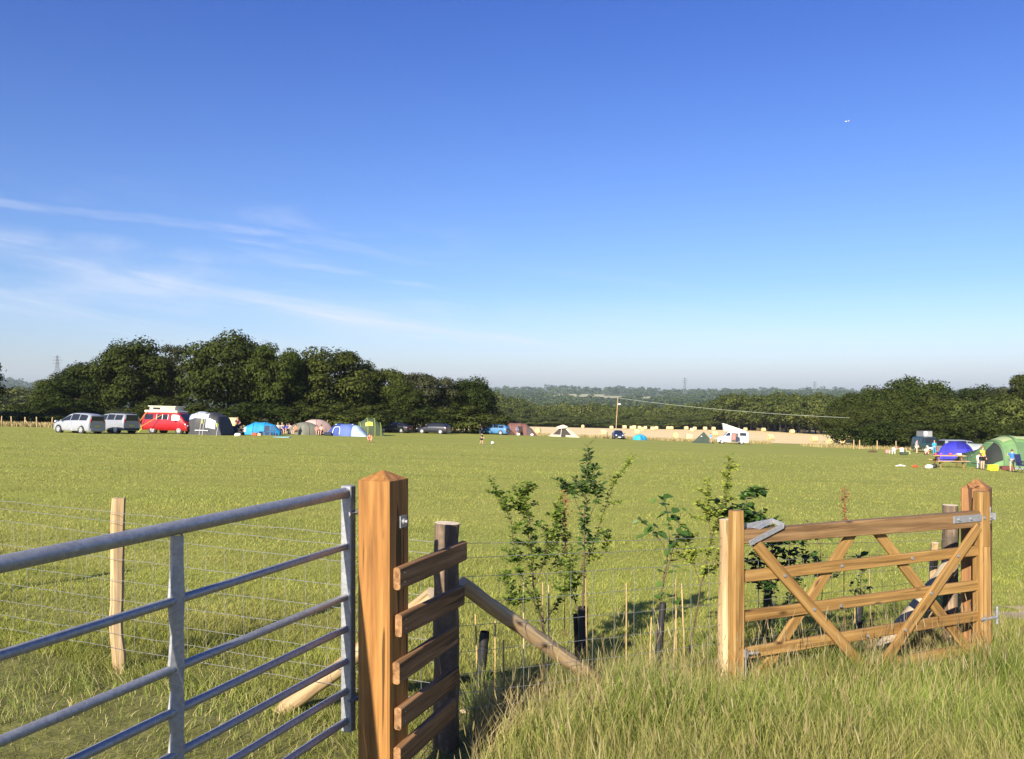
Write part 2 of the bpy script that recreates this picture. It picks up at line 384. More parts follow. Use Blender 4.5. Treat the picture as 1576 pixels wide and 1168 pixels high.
def stubmat():
    m, nd, lk, p = newmat('stubble'); oc = objc(nd)
    big = noise(nd, lk, mapping(nd, lk, oc, (.03, .05, .1)), 1, 4, .6, .3)
    row = N(nd, 'ShaderNodeTexWave', bands_direction='Y'); row.inputs['Scale'].default_value = .035; row.inputs['Distortion'].default_value = 3; row.inputs['Detail'].default_value = 3
    lk.new(oc, row.inputs[0])
    fine = noise(nd, lk, mapping(nd, lk, oc, (1.2, 2.2, 1)), 1, 5, .7)
    c = ramp(nd, lk, big, [(.3, (.68, .52, .25)), (.7, (.82, .65, .34))])
    c = mixc(nd, lk, .45, c, ramp(nd, lk, row.outputs[1], [(0, (.56, .42, .21)), (1, (.80, .64, .36))]))
    c = mixc(nd, lk, .3, c, ramp(nd, lk, fine, [(.3, (.46, .36, .16)), (.7, (.84, .67, .38))]))
    lk.new(c, p.inputs['Base Color']); p.inputs['Roughness'].default_value = .9; p.inputs['Specular IOR Level'].default_value = .1; return m
def stub_x(y):
    return (-60-.1*y, 20+.36*y*1.0+ (y-150)*.0)
tag(gridsheet('stubble_field', np.geomspace(152, 333, 60), lambda y: (-45-.12*y, .405*y+2*math.sin(y*.05)), 120, stubmat(), .05), kind='structure')
pathm = paint((.34, .27, .17), .95, 0, .3, 4, 'dirt_path', bmp=.6)
tag(gridsheet('path', np.linspace(7.75, 8.75, 14), lambda y: (4.75+.5*abs(y-8.2)**1.5+.25*math.sin(y*9), 14.0), 40, pathm, .006), kind='structure')
# pale distant meadows seen across the valley
mead = paint((.33, .31, .15), .95, 0, .2, .02, 'distant_meadow')
for k, (u0, u1, ya, yb) in enumerate(((845, 930, 2420, 2850), (930, 1012, 2300, 2600), (1118, 1138, 2100, 2250))):
    tag(gridsheet('meadow', np.linspace(ya, yb, 10), lambda y: (PX(u0, y), PX(u1, y)), 20, mead, 2.5), kind='structure')
# ------------------------------------------------------------------ timber pieces: local X runs along the piece
def axis_obj(name, mb, p0, p1, up, mat, parent, bend=None):
    p0 = Vector(p0); p1 = Vector(p1); x = (p1-p0).normalized(); z = (Vector(up)-x*Vector(up).dot(x)).normalized(); y = z.cross(x)
    o = mb.build(name, mat, parent); M = Matrix((x, y, z)).transposed()
    o.rotation_euler = M.to_euler(); o.location = p0-(parent.location if parent is not None else Vector((0, 0, 0)))
    return o
def beam(name, p0, p1, w, t, mat, parent, up=(0, 0, 1), b=.004, taper=None, seed=0, wob=.0015):
    """w = height along up, t = thickness; taper = height at the far end"""
    L = (Vector(p1)-Vector(p0)).length; w1 = taper or w; rnd = random.Random(sum(map(ord, name))+seed); n = max(2, int(L/.12))
    vs = []; fs = []
    oy = [rnd.uniform(-wob, wob) for _ in range(n+1)]; oz = [rnd.uniform(-wob, wob) for _ in range(n+1)]
    for i in range(n+1):
        f = i/n; h = (w+(w1-w)*f)/2; k = t/2; e = b if 0 < i < n else b*1.6
        for (a, c) in ((-k+e, -h), (k-e, -h), (k, -h+e), (k, h-e), (k-e, h), (-k+e, h), (-k, h-e), (-k, -h+e)):
            vs.append((L*f, a+oy[i], c+oz[i]))
    for i in range(n):
        for k in range(8): fs.append((i*8+k, i*8+(k+1) % 8, (i+1)*8+(k+1) % 8, (i+1)*8+k))
    m = MB().add(vs, fs); m.add(vs[:8], [tuple(range(8))]); m.add(vs[-8:], [tuple(range(8))])
    return axis_obj(name, m, p0, p1, up, mat, parent)
def rpole(name, p0, p1, r0, r1, mat, parent, seed=1, wob=.006, endmat=None, n=14, curve=0.):
    L = (Vector(p1)-Vector(p0)).length; rnd = random.Random(seed); k = max(3, int(L/.1)); pts = []; rr = []
    for i in range(k+1):
        f = i/k; pts.append((L*f, rnd.uniform(-wob, wob), rnd.uniform(-wob, wob)+curve*math.sin(math.pi*f))); rr.append((r0+(r1-r0)*f)*rnd.uniform(.96, 1.04))
    m = MB().tube(pts, rr, n, True, .07, rnd)
    o = axis_obj(name, m, p0, p1, (0, .1, 1) if abs((Vector(p1)-Vector(p0)).normalized().z) < .9 else (0, 1, 0), mat, parent)
    if endmat:
        o.data.materials.append(endmat)
        for f in o.data.polygons:
            if len(f.vertices) > 4: f.material_index = 1
    return o
def Wd(v, T): return Vector(v)-T.location
def wpart(mb, name, mat, T):        # mesh written in world coordinates under thing T
    o = mb.build(name, mat, T); o.location = -T.location; return o

# ------------------------------------------------------------------ brown gate post and slatted boards
def gatepost(P, w, top, apex, rot, label, base=-.5, mat=None):
    T = thing('gate_post', (P[0], P[1], base), label, 'gate post')
    h = w/2; m = MB(); Hs = top-base; n = 10; e = .008; vs = []; fs = []
    for i in range(n+1):
        for (a, c) in ((-h+e, -h), (h-e, -h), (h, -h+e), (h, h-e), (h-e, h), (-h+e, h), (-h, h-e), (-h, -h+e)): vs.append((Hs*i/n, a, c))
    for i in range(n):
        for k in range(8): fs.append((i*8+k, i*8+(k+1) % 8, (i+1)*8+(k+1) % 8, (i+1)*8+k))
    a = len(vs); vs.append((Hs+apex-top, 0, 0)); fs += [(n*8+k, n*8+(k+1) % 8, a) for k in range(8)]
    m.add(vs, fs)
    o = m.build('post_body', mat or w_post, T)
    M = Matrix.Rotation(rot, 3, 'Z') @ Matrix(((0, 0, -1), (0, 1, 0), (1, 0, 0))); o.rotation_euler = M.to_euler(); return T
pc = Vector((-.507, 3.5, 0)); rotp = R(-25.5)
ex = Vector((math.cos(rotp), math.sin(rotp), 0)); ey = Vector((-math.sin(rotp), math.cos(rotp), 0))
wp = .157; pcen = pc-ex*wp/2+ey*wp/2
GPm = gatepost(pcen, wp, 1.172, 1.212, rotp, 'tall orange-brown square timber post with pyramid top between metal gate and slats', -.33)
m = MB(); bc = pcen+ex*(wp/2)+ey*.03; bc.z = .995          # bolt with square washer on the right-hand face
m.box(bc+ex*.002, (.004, .05, .05), Matrix.Rotation(rotp, 3, 'Z')); m.tube([bc, bc+ex*.012], .014, 6); m.tube([bc+ex*.01, bc+ex*.024], .008, 8)
wpart(m, 'bolt', galv, GPm)
SP = thing('slatted_panel', (-.38, 3.85, -.2), 'five short brown boards nailed from tall gate post to weathered round post', 'fence panel')
bd0 = Vector((-.492, 3.53, 0)); bd1 = Vector((-.232, 4.115, 0))
for k, z in enumerate((.768, .574, .378, .190, .026)):
    jit = (0, .006, -.004, .004, 0)[k]; a = bd0+ex*.018+Vector((jit, 0, z)); b_ = bd1+ex*.0+Vector((jit*2-.02*(k > 0)-.015*k*(k > 1)*.5, -.04*(k > 0), z+.006*(-1)**k))
    beam('board', a, b_, .092, .032, w_board, SP, seed=k, wob=.0006)
    for f_ in (.06, .93):
        for dz in (-.018, .02): p = a.lerp(b_, f_)+Vector((.0165*.914, -.0165*.406, dz)); MB().tube([p-SP.location, p-SP.location+Vector((.003*.914, -.003*.406, 0))], .0042, 8).build('nail', paint((.12, .12, .12), .5, .6), SP)

# ------------------------------------------------------------------ galvanised field gate
H0 = Vector((-.700, 3.60, 0)); gd = Vector((-.361, -.9325, 0)).normalized(); GL = 3.05
MG = thing('metal_gate', (H0.x, H0.y, -.3), 'galvanised tubular steel field gate with seven rails, closed in left foreground', 'gate')
gn = Vector((gd.y, -gd.x, 0)); gn = -gn if gn.x < 0 else gn       # side turned towards the camera
for k, (z, r) in enumerate(((1.116, .0225), (.889, .0145), (.676, .0145), (.541, .0145), (.405, .0145), (.279, .0145), (.152, .0155))):
    a = H0+gd*.01; b_ = H0+gd*GL; a.z = b_.z = z
    L = GL-.01; mt = MB().tube([(L*i/24, 0, 0) for i in range(25)], r, 18)
    axis_obj('rail', mt, a, b_, (0, 0, 1), galv, MG)
def stile(s, z0, z1, wide, name='stile', flat=False):
    m = MB(); c = H0+gd*s
    zs = [1.116, .889, .676, .541, .405, .279, .152]
    lev = sorted(set([z0, z1]+[z for z in zs if z0 <= z <= z1]+[(zs[i]+zs[i+1])/2 for i in range(6)]))
    rings = []
    for z in lev:
        k = min(abs(z-q) for q in zs); hw = wide*(1.0 if k < .02 else .62)
        p = c.copy(); p.z = z
        rings.append([p-gd*hw+gn*.004, p-gd*hw*.2+gn*.024, p+gd*hw+gn*.004, p+gd*hw-gn*.006, p-gd*hw*.2+gn*.018, p-gd*hw-gn*.006])
    vs = [q for r_ in rings for q in r_]; fs = []
    for i in range(len(rings)-1):
        for k in range(6): fs.append((i*6+k, i*6+(k+1) % 6, i*6+6+(k+1) % 6, i*6+6+k))
    fs += [tuple(range(6)), tuple(range(len(vs)-6, len(vs)))]
    m.add(vs, fs); wpart(m, name, galv, MG)
stile(.985, -.02, 1.093, .034); stile(2.02, -.02, 1.093, .034)
def boxstile(s, nm):
    m = MB(); c = H0+gd*s; rz = Matrix.Rotation(math.atan2(gd.y, gd.x), 3, 'Z')
    m.box((c.x, c.y, .625), (.042, .05, 1.04), rz, .004)
    for i, z in enumerate((1.0, .78, .61, .47, .34, .21)):     # folded web that narrows between the rails
        pass
    wpart(m, nm, galv, MG)
boxstile(-.015, 'hinge_stile'); boxstile(GL, 'closing_stile')
for z in (1.03, .24):       # hinge pins and brackets into the post
    m = MB()
    c = H0-gd*.02; c.z = z; q = pcen-ex*(wp/2); q = Vector((q.x, q.y+.02, z))
    m.tube([c+gn*.03, q], .009, 8); m.box(q-ex*.004, (.012, .05, .06), Matrix.Rotation(rotp, 3, 'Z')); m.tube([c+Vector((0, 0, -.03)), c+Vector((0, 0, .03))], .016, 10)
    m.tube([c-gd*.0+gd*.05+gn*.03, c+gn*.03-gd*.04], .006, 8); m.tube([c+gd*.045+gn*.03, c+gd*.055+gn*.03], .012, 6)
    wpart(m, 'hinge', galv, MG)

# ------------------------------------------------------------------ wooden five-bar gate
GA = Vector((1.455, 5.42, 0)); GB = Vector((3.47, 6.30, 0)); gdir = (GB-GA).normalized(); gl = (GB-GA).length
gnr = Vector((gdir.y, -gdir.x, 0))          # towards the camera
def G(s, z, d=0): p = GA+gdir*s+gnr*d; p.z = z; return p
WG = thing('wooden_gate', (GA.x, GA.y, -.42), 'golden timber five-bar gate with crossed braces standing open in long grass', 'gate')
beam('top_rail', G(.0, .617), G(gl-.03, .600), .088, .065, w_rail, WG, taper=.118, seed=1)
for k, (za, zb) in enumerate(((.361, .366), (.107, .112), (-.128, -.115), (-.36, -.348))):
    beam('rail', G(-.01, za), G(gl+.02, zb), .074, .028, w_gate, WG, seed=k+2)
for k, (s0, z0, s1, z1, d) in enumerate(((.10, .565, 1.07, -.40, .029), (2.13, .545, 1.12, -.40, .029), (.97, .57, .09, -.39, -.029), (1.19, .57, 2.11, -.38, -.029))):
    dirv = G(s1, z1)-G(s0, z0); upv = dirv.cross(gnr)
    beam('brace', G(s0, z0, d), G(s1, z1, d), .074, .026, w_gate, WG, up=upv, seed=k+8)
a = G(-.035, -.43); b_ = G(-.035, .785); beam('closing_stile', a, b_, .085, .075, w_gate, WG, up=gdir, b=.01)
a = G(gl-.0, -.44); b_ = G(gl-.0, .80); m = MB()
o = beam('hanging_stile', a, b_, .10, .085, w_gate, WG, up=gdir, b=.012)
beam('stile_cheek', G(gl-.005, -.43, .055), G(gl-.005, .40, .045), .07, .03, w_gate, WG, up=gdir, b=.012)
for s_, z_ in ((.315, .35), (.79, .107), (.56, .107), (1.03, -.12), (1.90, .355), (1.63, .112), (1.38, -.12), (.83, .365), (1.48, .365)):
    p = G(s_, z_, .046 if s_ not in (.83, 1.48) else .016); m = MB().tube([p, p+gnr*.007], .011, 8); wpart(m, 'coach_bolt', galv, WG)
m = MB(); rz = Matrix.Rotation(math.atan2(gdir.y, gdir.x), 3, 'Z')
c = (G(gl-.33, .607, .036)+G(gl+.085, .618, .036))/2; m.box(c+Vector((0, 0, .0)), (.42, .007, .052), rz, .002)
c = G(gl-.13, .607, -.036); m.box(c, (.40, .007, .05), rz, .002); c = G(gl+.07, .618, .0); m.box(c, (.012, .13, .05), rz, .002)
for s_ in (gl-.28, gl-.16, gl-.02, gl+.055): p = G(s_, .612, .04); m.tube([p, p+gnr*.01], .011, 8)
m.tube([G(gl+.09, .56, .0), G(gl+.09, .68, .0)], .011, 8)
wpart(m, 'hinge_strap', galv, WG)
m = MB(); p = G(gl-.02, -.125, .06); m.tube([p-gdir*.05, p+gdir*.05], .010, 8); m.box(p, (.04, .012, .055), rz); m.tube([p+gdir*.11+Vector((0, 0, -.05)), p+gdir*.11+Vector((0, 0, .08))], .011, 8); m.tube([p+gdir*.0, p+gdir*.11], .012, 8)
wpart(m, 'lower_hinge', galv, WG)
m = MB(); a = G(.05, .585, .045); b_ = G(.27, .70, .05)      # galvanised spring latch over the top rail
def bar(m, a, b, w, t, up=(0, 0, 1)):
    a = Vector(a); b = Vector(b); x = (b-a).normalized(); z = (Vector(up)-x*Vector(up).dot(x)).normalized(); M = Matrix((x, z.cross(x), z)).transposed()
    m.box((a+b)/2, ((b-a).length, t, w), M, min(w, t)*.15)
bar(m, G(.03, .578, .048), G(.30, .675, .052), .034, .008); bar(m, G(.045, .625, -.03), G(.27, .70, -.02), .036, .008)
bar(m, G(.27, .70, -.03), G(.30, .675, .06), .03, .01); bar(m, G(.05, .665, -.045), G(.24, .685, -.04), .04, .006); bar(m, G(.12, .66, .0), G(.20, .69, .0), .006, .07)
wpart(m, 'spring_latch', galv, WG)
m = MB(); p = G(-.0, -.115, .05); m.tube([p, p+gdir*.10+Vector((0, 0, -.004))], .009, 8); m.box(p, (.012, .03, .05), rz); m.tube([p+Vector((0, 0, -.16)), p+Vector((0, 0, .03))], .006, 6)
wpart(m, 'drop_bolt', galv, WG)
HP = gatepost(Vector((3.555, 6.52, 0)), .185, .80, .875, R(-38), 'dark orange-brown square post with pyramid top behind the wooden gate hinges', -.72, w_red)
CP = thing('clapping_post', (1.375, 5.47, -.5), 'pale round peeled post against the closing end of the wooden gate', 'post')
rpole('post_body', (1.375, 5.49, -.55), (1.383, 5.49, .715), .058, .046, w_pale, CP, 5, .003, w_end)

# ------------------------------------------------------------------ stock fences
WR = .0014
def wires(T, A, B, zA, zB, vert, name='wire_mesh', seed=0, sag=.006):
    """zA, zB: wire heights at both ends; vert: (spacing, first wire index)"""
    A = Vector((A[0], A[1], 0)); B = Vector((B[0], B[1], 0)); L = (B-A).length; rnd = random.Random(seed)
    m = MB(); n = max(2, int(L/.15)); lines = []
    for za, zb in zip(zA, zB):
        pts = [];
        for i in range(n+1):
            f = i/n; p = A.lerp(B, f); p.z = za+(zb-za)*f-sag*math.sin(math.pi*f)+rnd.uniform(-.003, .003); pts.append(p)
        m.tube(pts, WR, 4, False); lines.append(pts)
    v0 = vert
    for i in range(1, n):
        pts = [lines[k][i]+Vector((rnd.uniform(-.004, .004), .002, 0)) for k in range(v0, len(lines))]
        m.tube(pts, WR*.85, 4, False)
    return wpart(m, name, wirem, T)
S0 = (-.33, 4.30)
LF = thing('stock_fence', (-2.54, 5.5, -.3), 'wire mesh stock fence with one pale split post behind the metal gate', 'fence')
zl = [.776, .722, .638, .474, .329, .202, .084, -.02, -.11]; zr = [.778, .715, .625, .50, .385, .275, .165, .06, -.03]
def atf(zl, zr, f): return [a+(b-a)*f for a, b in zip(zl, zr)]
wires(LF, (-3.58, 5.95), S0, zl, zr, 2, seed=1)
zl2 = [z+.06 for z in zl]; wires(LF, (-6.9, 7.36), (-3.58, 5.95), zl2, zl, 2, seed=2)
def splitpost(x, y, z0, z1, mat, T, seed):
    rnd = random.Random(seed); m = MB(); n = 12; L = z1-z0; vs = []; fs = []
    prof = [(-.036, -.026), (.032, -.03), (.038, .012), (.0, .034), (-.034, .02)]
    for i in range(n+1):
        f = i/n; kx = .012*math.sin(f*5+1)-.02*math.exp(-((f-.38)/.12)**2); s_ = 1.05-.1*f+.12*math.exp(-((f-.9)/.2)**2)
        for (a, c) in prof: vs.append((L*f, c*s_+rnd.uniform(-.002, .002), a*s_+kx+rnd.uniform(-.002, .002)))
    for i in range(n):
        for k in range(5): fs.append((i*5+k, i*5+(k+1) % 5, i*5+5+(k+1) % 5, i*5+5+k))
    m.add(vs, fs); m.add(vs[:5], [tuple(range(5))]); m.add(vs[-5:], [tuple(range(5))])
    return axis_obj('post', m, (x, y, z0), (x+.01, y, z1), (1, 0, 0), mat, T)
splitpost(-2.56, 5.53, -.5, .848, w_pale, LF, 3)
splitpost(-5.2, 6.66, -.5, .93, w_pale, LF, 9)
rpole('strut', (-.40, 4.36, .50), (-1.46, 5.0, -.42), .044, .048, w_pale, LF, 11, .006, w_end)
RF = thing('stock_fence', (S0[0], S0[1], -.3), 'wire mesh stock fence running from weathered round post behind the wooden gate', 'fence')
o = rpole('strainer_post', (-.335, 4.30, -.55), (-.33, 4.30, .878), .066, .062, w_weather, RF, 21, .004, w_end, 16)
rpole('strut', (-.26, 4.36, .555), (.50, 5.02, -.16), .038, .046, w_pale, RF, 23, .005, w_end)
zc = [.60, .545, .44, .31, .175, .04, -.08, -.19, -.28]
zd = [.388, .33, .24, .12, .01, -.11, -.22, -.31, -.38]
wires(RF, S0, (1.38, 5.49), [.775, .70, .60, .47, .35, .22, .11, .01, -.07], zc, 2, seed=3)
wires(RF, (1.38, 5.49), (3.57, 6.95), zc, zd, 2, seed=4)
rpole('post', (3.57, 6.95, -.7), (3.575, 6.95, .61), .062, .06, w_weather, RF, 31, .004, w_end, 16)
rpole('strut', (3.55, 6.86, .16), (2.66, 6.42, -.58), .055, .065, w_grey, RF, 33, .006, w_end)
rpole('post', (3.42, 6.99, -.6), (3.46, 6.97, .30), .035, .03, w_pale, RF, 37, .004, w_end)

# ------------------------------------------------------------------ hedge whips, tree guards and canes behind the fence
def leafpts(c, d, n, size, aspect=.55, fold=.25, lobes=False):
    d = d.normalized(); side = d.cross(n)
    if side.length < 1e-3: side = Vector((1, 0, 0))
    side.normalize(); n = side.cross(d).normalized(); w = size*aspect/2
    return [c, c+d*size*.3+side*w*.85+n*w*fold, c+d*size*.62+side*w*.8+n*w*fold, c+d*size, c+d*size*.62-side*w*.8+n*w*fold, c+d*size*.3-side*w*.85+n*w*fold]
def plant(name, label, base, stems, leafm, lsize, ldens, aspect=.55, cluster=1, cat='sapling', group=None, sidetw=0, tmat=None, leaf0=.3, droop=0):
    """stems: lists of (photo u, v, Y) points from base to tip; leaves and side twigs grow along each stem"""
    T = thing(name, base, label, cat, group); rnd = random.Random(len(label)*7+int(base[0]*100)); ms = MB(); ml = MB()
    lines = []
    for (pts, r0) in stems:
        W = [Vector((PX(u, Y), Y, PZ(v, Y))) for u, v, Y in pts]; P = []
        for i in range(len(W)-1):
            for k in range(5): P.append(W[i].lerp(W[i+1], k/5)+Vector((rnd.uniform(-.006, .006), rnd.uniform(-.01, .01), rnd.uniform(-.004, .004))))
        P.append(W[-1]); ms.tube(P, [r0*(1-.8*i/len(P)) for i in range(len(P))], 6); lines.append((P, leaf0))
        for q in range(sidetw):
            f = rnd.uniform(.3, .95); p = P[int(f*(len(P)-1))]; L = rnd.uniform(.08, .22)*(1.3-f)
            an = rnd.uniform(0, 6.28); d = Vector((math.cos(an), math.sin(an)*.8, rnd.uniform(.1, .9))).normalized()
            tw = [p+d*L*i/4+Vector((rnd.uniform(-.008, .008), rnd.uniform(-.008, .008), rnd.uniform(-.006, .006))) for i in range(5)]
            ms.tube(tw, [.0022, .002, .0016, .0012, .001], 4); lines.append((tw, 0))
    for P, l0 in lines:
        L = sum((P[i+1]-P[i]).length for i in range(len(P)-1)); n = int(L*ldens*(1-l0))
        for q in range(n):
            f = l0+(1-l0)*rnd.random(); x = f*(len(P)-1); i = min(int(x), len(P)-2); c = P[i].lerp(P[i+1], x-i)
            for _ in range(cluster):
                an = rnd.uniform(0, 6.28); d = Vector((math.cos(an), math.sin(an), rnd.uniform(-.5, .8)-droop)); nrm = Vector((rnd.uniform(-.5, .5), rnd.uniform(-.9, .1), 1))
                s_ = lsize*rnd.uniform(.5, 1.15); ml.add(leafpts(c+d*rnd.uniform(0, .012), d, nrm, s_, aspect, rnd.uniform(.1, .5)), [(0, 1, 2, 3), (0, 3, 4, 5)])
    wpart(ms, 'stem', tmat or twig, T); wpart(ml, 'leaves', leafm, T); return T
def gb(u, Y, d=0): return tuple(GP(u, Y, d))
plant('hawthorn', 'bushy light green hawthorn whip behind the fence, nearest the weathered round post', gb(822, 5.55),
      [([(845, 1010, 5.6), (822, 900, 5.6), (815, 800, 5.6), (790, 745, 5.6)], .007), ([(838, 960, 5.6), (800, 880, 5.5), (785, 800, 5.5), (755, 735, 5.5)], .004), ([(822, 900, 5.6), (850, 830, 5.7), (860, 775, 5.7)], .004),
       ([(838, 960, 5.6), (875, 900, 5.7), (880, 840, 5.7)], .004), ([(815, 830, 5.6), (800, 770, 5.6), (820, 745, 5.6)], .003), ([(822, 920, 5.6), (790, 930, 5.5), (778, 880, 5.5)], .003)], lf_haw, .030, 270, .75, 1, 'hedge plant', sidetw=13, leaf0=.15)
plant('hawthorn', 'loose leafy hawthorn whip behind the fence, touching the tall pointed spire', gb(878, 5.8),
      [([(905, 1000, 5.8), (878, 900, 5.8), (868, 820, 5.8), (862, 760, 5.8)], .006), ([(880, 920, 5.8), (905, 860, 5.8), (925, 800, 5.8), (945, 745, 5.8), (975, 700, 5.8)], .004),
       ([(875, 880, 5.8), (850, 850, 5.8), (845, 815, 5.8)], .003), ([(900, 870, 5.8), (930, 850, 5.8), (938, 820, 5.8)], .003)], lf_haw, .029, 240, .75, 1, 'hedge plant', sidetw=6, leaf0=.15)
plant('blackthorn', 'tallest dark spire of upright leaves rising from a black guard behind fence', gb(895, 5.7),
      [([(897, 1012, 5.7), (898, 900, 5.7), (899, 820, 5.7), (903, 740, 5.7), (905, 683, 5.7)], .008), ([(899, 800, 5.7), (882, 760, 5.7), (872, 745, 5.7)], .003), ([(900, 810, 5.7), (918, 770, 5.7), (924, 745, 5.7)], .003), ([(902, 770, 5.7), (885, 735, 5.7)], .003), ([(903, 750, 5.7), (918, 722, 5.7)], .002)],
      lf_dark, .055, 100, .42, 2, 'sapling', sidetw=3, leaf0=.42)
plant('hazel', 'spindly hazel whip with broad leaves above a black guard, mid fence', gb(1011, 5.7),
      [([(1010, 990, 5.7), (1016, 920, 5.7), (1035, 850, 5.7), (1048, 790, 5.7)], .006), ([(1020, 900, 5.7), (1032, 830, 5.7), (1025, 780, 5.7), (1012, 762, 5.7)], .004), ([(1028, 850, 5.7), (1000, 810, 5.7), (985, 800, 5.7)], .003),
       ([(1040, 830, 5.7), (1058, 812, 5.7)], .003)], lf_haz, .085, 34, .75, 1, 'sapling', sidetw=2, leaf0=.45, droop=.4)
plant('hawthorn', 'upright hawthorn whip with a leafy tip beside the pale gate end post', gb(1090, 5.75),
      [([(1060, 1010, 5.75), (1075, 920, 5.75), (1095, 830, 5.75), (1118, 760, 5.75), (1122, 702, 5.75)], .006), ([(1080, 900, 5.75), (1062, 850, 5.75), (1058, 820, 5.75)], .003), ([(1095, 840, 5.75), (1090, 780, 5.75), (1088, 735, 5.75)], .003), ([(1085, 880, 5.75), (1110, 850, 5.75), (1120, 810, 5.75)], .004)],
      lf_haw, .034, 260, .7, 1, 'hedge plant', sidetw=6, leaf0=.35)
plant('hazel', 'broad-leaved hazel whip arching over the pale gate end post', gb(1130, 5.9),
      [([(1120, 1000, 5.9), (1135, 880, 5.9), (1138, 800, 5.9), (1150, 765, 5.9), (1168, 752, 5.9)], .006), ([(1136, 850, 5.9), (1112, 800, 5.9), (1100, 762, 5.9)], .004), ([(1138, 810, 5.9), (1165, 790, 5.9)], .003)],
      lf_haz, .085, 85, .75, 1, 'sapling', sidetw=4, leaf0=.35, droop=.35)
plant('hedge_shrub', 'dark leafy shrub seen through left bars of the wooden gate', gb(1180, 6.0),
      [([(1180, 1000, 6.0), (1185, 900, 6.0), (1190, 830, 6.0), (1180, 800, 6.0)], .006), ([(1185, 920, 6.0), (1212, 860, 6.0), (1222, 810, 6.0)], .004), ([(1183, 930, 6.0), (1165, 880, 6.0), (1160, 840, 6.0)], .004), ([(1205, 1000, 6.1), (1215, 920, 6.1), (1240, 870, 6.1), (1242, 800, 6.1)], .004)],
      lf_dark, .05, 110, .7, 1, 'shrub', sidetw=7, leaf0=.1)
plant('hazel', 'small broad-leaved whip peeping above the middle of the wooden gate top rail', gb(1280, 6.3),
      [([(1262, 1000, 6.3), (1265, 900, 6.3), (1262, 830, 6.3), (1280, 790, 6.3)], .004), ([(1262, 840, 6.3), (1240, 800, 6.3)], .003), ([(1268, 900, 6.3), (1330, 850, 6.3)], .003)], lf_haz, .085, 28, .7, 1, 'sapling', sidetw=2, leaf0=.3, droop=.4)
plant('blackthorn', 'short dark whip inside a black guard behind the wooden gate centre', gb(1322, 6.5),
      [([(1322, 990, 6.5), (1323, 920, 6.5), (1328, 870, 6.5)], .006), ([(1322, 930, 6.5), (1336, 900, 6.5)], .003)], lf_dark, .05, 60, .6, 1, 'sapling', sidetw=3, leaf0=.2)
def dock(u, vt, vb, Y, label):
    T = thing('dock_stalk', gb(u, Y), label, 'weed'); rnd = random.Random(u); m = MB(); s = MB()
    a = Vector((PX(u, Y), Y, PZ(vb, Y))); b_ = Vector((PX(u+1, Y), Y, PZ(vt, Y))); m.tube([a.lerp(b_, i/6)+Vector((rnd.uniform(-.004, .004), 0, 0)) for i in range(7)], .0035, 5)
    for i in range(260):
        f = rnd.uniform(.55, 1); c = a.lerp(b_, f)+Vector((rnd.gauss(0, .017), rnd.gauss(0, .017), 0)); d = Vector((rnd.uniform(-1, 1), rnd.uniform(-1, 1), rnd.uniform(-.2, 1)))
        s.add(leafpts(c, d, Vector((0, 0, 1)), rnd.uniform(.010, .022), .9), [(0, 1, 2, 3), (0, 3, 4, 5)])
    wpart(m, 'stem', dockm, T); wpart(s, 'seed_head', dockm, T)
dock(1299, 748, 985, 6.6, 'rusty red dock stalk rising behind the wooden gate top rail')
dock(869, 742, 980, 6.1, 'reddish brown dock stalk between hawthorn whip and tall spire')
dock(1167, 790, 985, 6.2, 'rusty dock stalk beside the left end of the wooden gate')
# bamboo canes and black spiral guards
caneT = None
cl = [(806, 896, 1000, 'behind the slanting strut, leftmost clear cane'), (838, 896, 985, 'left one of the close pair right of the bushy hawthorn'), (843, 900, 985, 'right one of the close pair right of the bushy hawthorn'), (904, 890, 1000, 'beside the black guard of the tall spire'),
      (964, 897, 1010, 'standing alone midway between tall spire and hazel'), (1041, 891, 1022, 'tallest cane just right of the hazel guard'), (1056, 898, 1000, 'leaning beside the tallest cane'), (1034, 938, 1020, 'short thin cane left of the tallest cane'),
      (998, 950, 1010, 'short cane left of the hazel guard'), (737, 945, 990, 'poking out of the leftmost black guard'), (762, 955, 1045, 'thin cane in the dark hollow, nearer the leftmost guard'), (775, 985, 1050, 'thin cane in the dark hollow, further from the leftmost guard'),
      (1342, 875, 985, 'behind the wooden gate centre'), (1316, 905, 985, 'inside the guard behind the wooden gate'), (1239, 900, 975, 'behind left bars of the wooden gate')]
for k, (u, vt, vb, l) in enumerate(cl):
    Y = 5.6 if u < 1200 else 6.5
    if u in (737, 762, 775): Y = 5.0
    x = PX(u, Y); z0 = gzf(x, Y)-.1; lean = (.0, .012, -.008, .01, .0, .004, .03, -.03, -.02, .02, 0, .0, .02, 0, 0)[k]
    T = thing('bamboo_cane', (x, Y, z0), 'straw-coloured bamboo cane '+l, 'cane', 'bamboo canes marking the young hedge plants')
    rpole('cane_stick', (x, Y, z0), (x-lean, Y, PZ(vt, Y)), .0062, .005, cane, T, k, .001, None, 8)
def guard(u, vt, vb, Y, lean, l, w=.05):
    x = PX(u, Y); z1 = PZ(vt, Y); z0 = min(gzf(x, Y), PZ(vb, Y))-.03; m = MB(); rnd = random.Random(u)
    n = 14; m.tube([(x+lean*i/n, Y, z0+(z1-z0)*i/n) for i in range(n+1)], [w/2*(1+.09*(i % 2)) for i in range(n+1)], 12, False)
    o = m.build('tree_guard', blackp); o.data.transform(Matrix.Translation((-x, -Y, -z0))); o.location = (x, Y, z0)
    tag(o, l, 'tree guard', 'black spiral guards round the young hedge plants')
guard(897, 934, 1014, 5.7, 0, 'black plastic guard around the base of the tallest spire', .062); guard(1009, 928, 1000, 5.7, .05, 'black plastic guard around the spindly mid-fence hazel', .045)
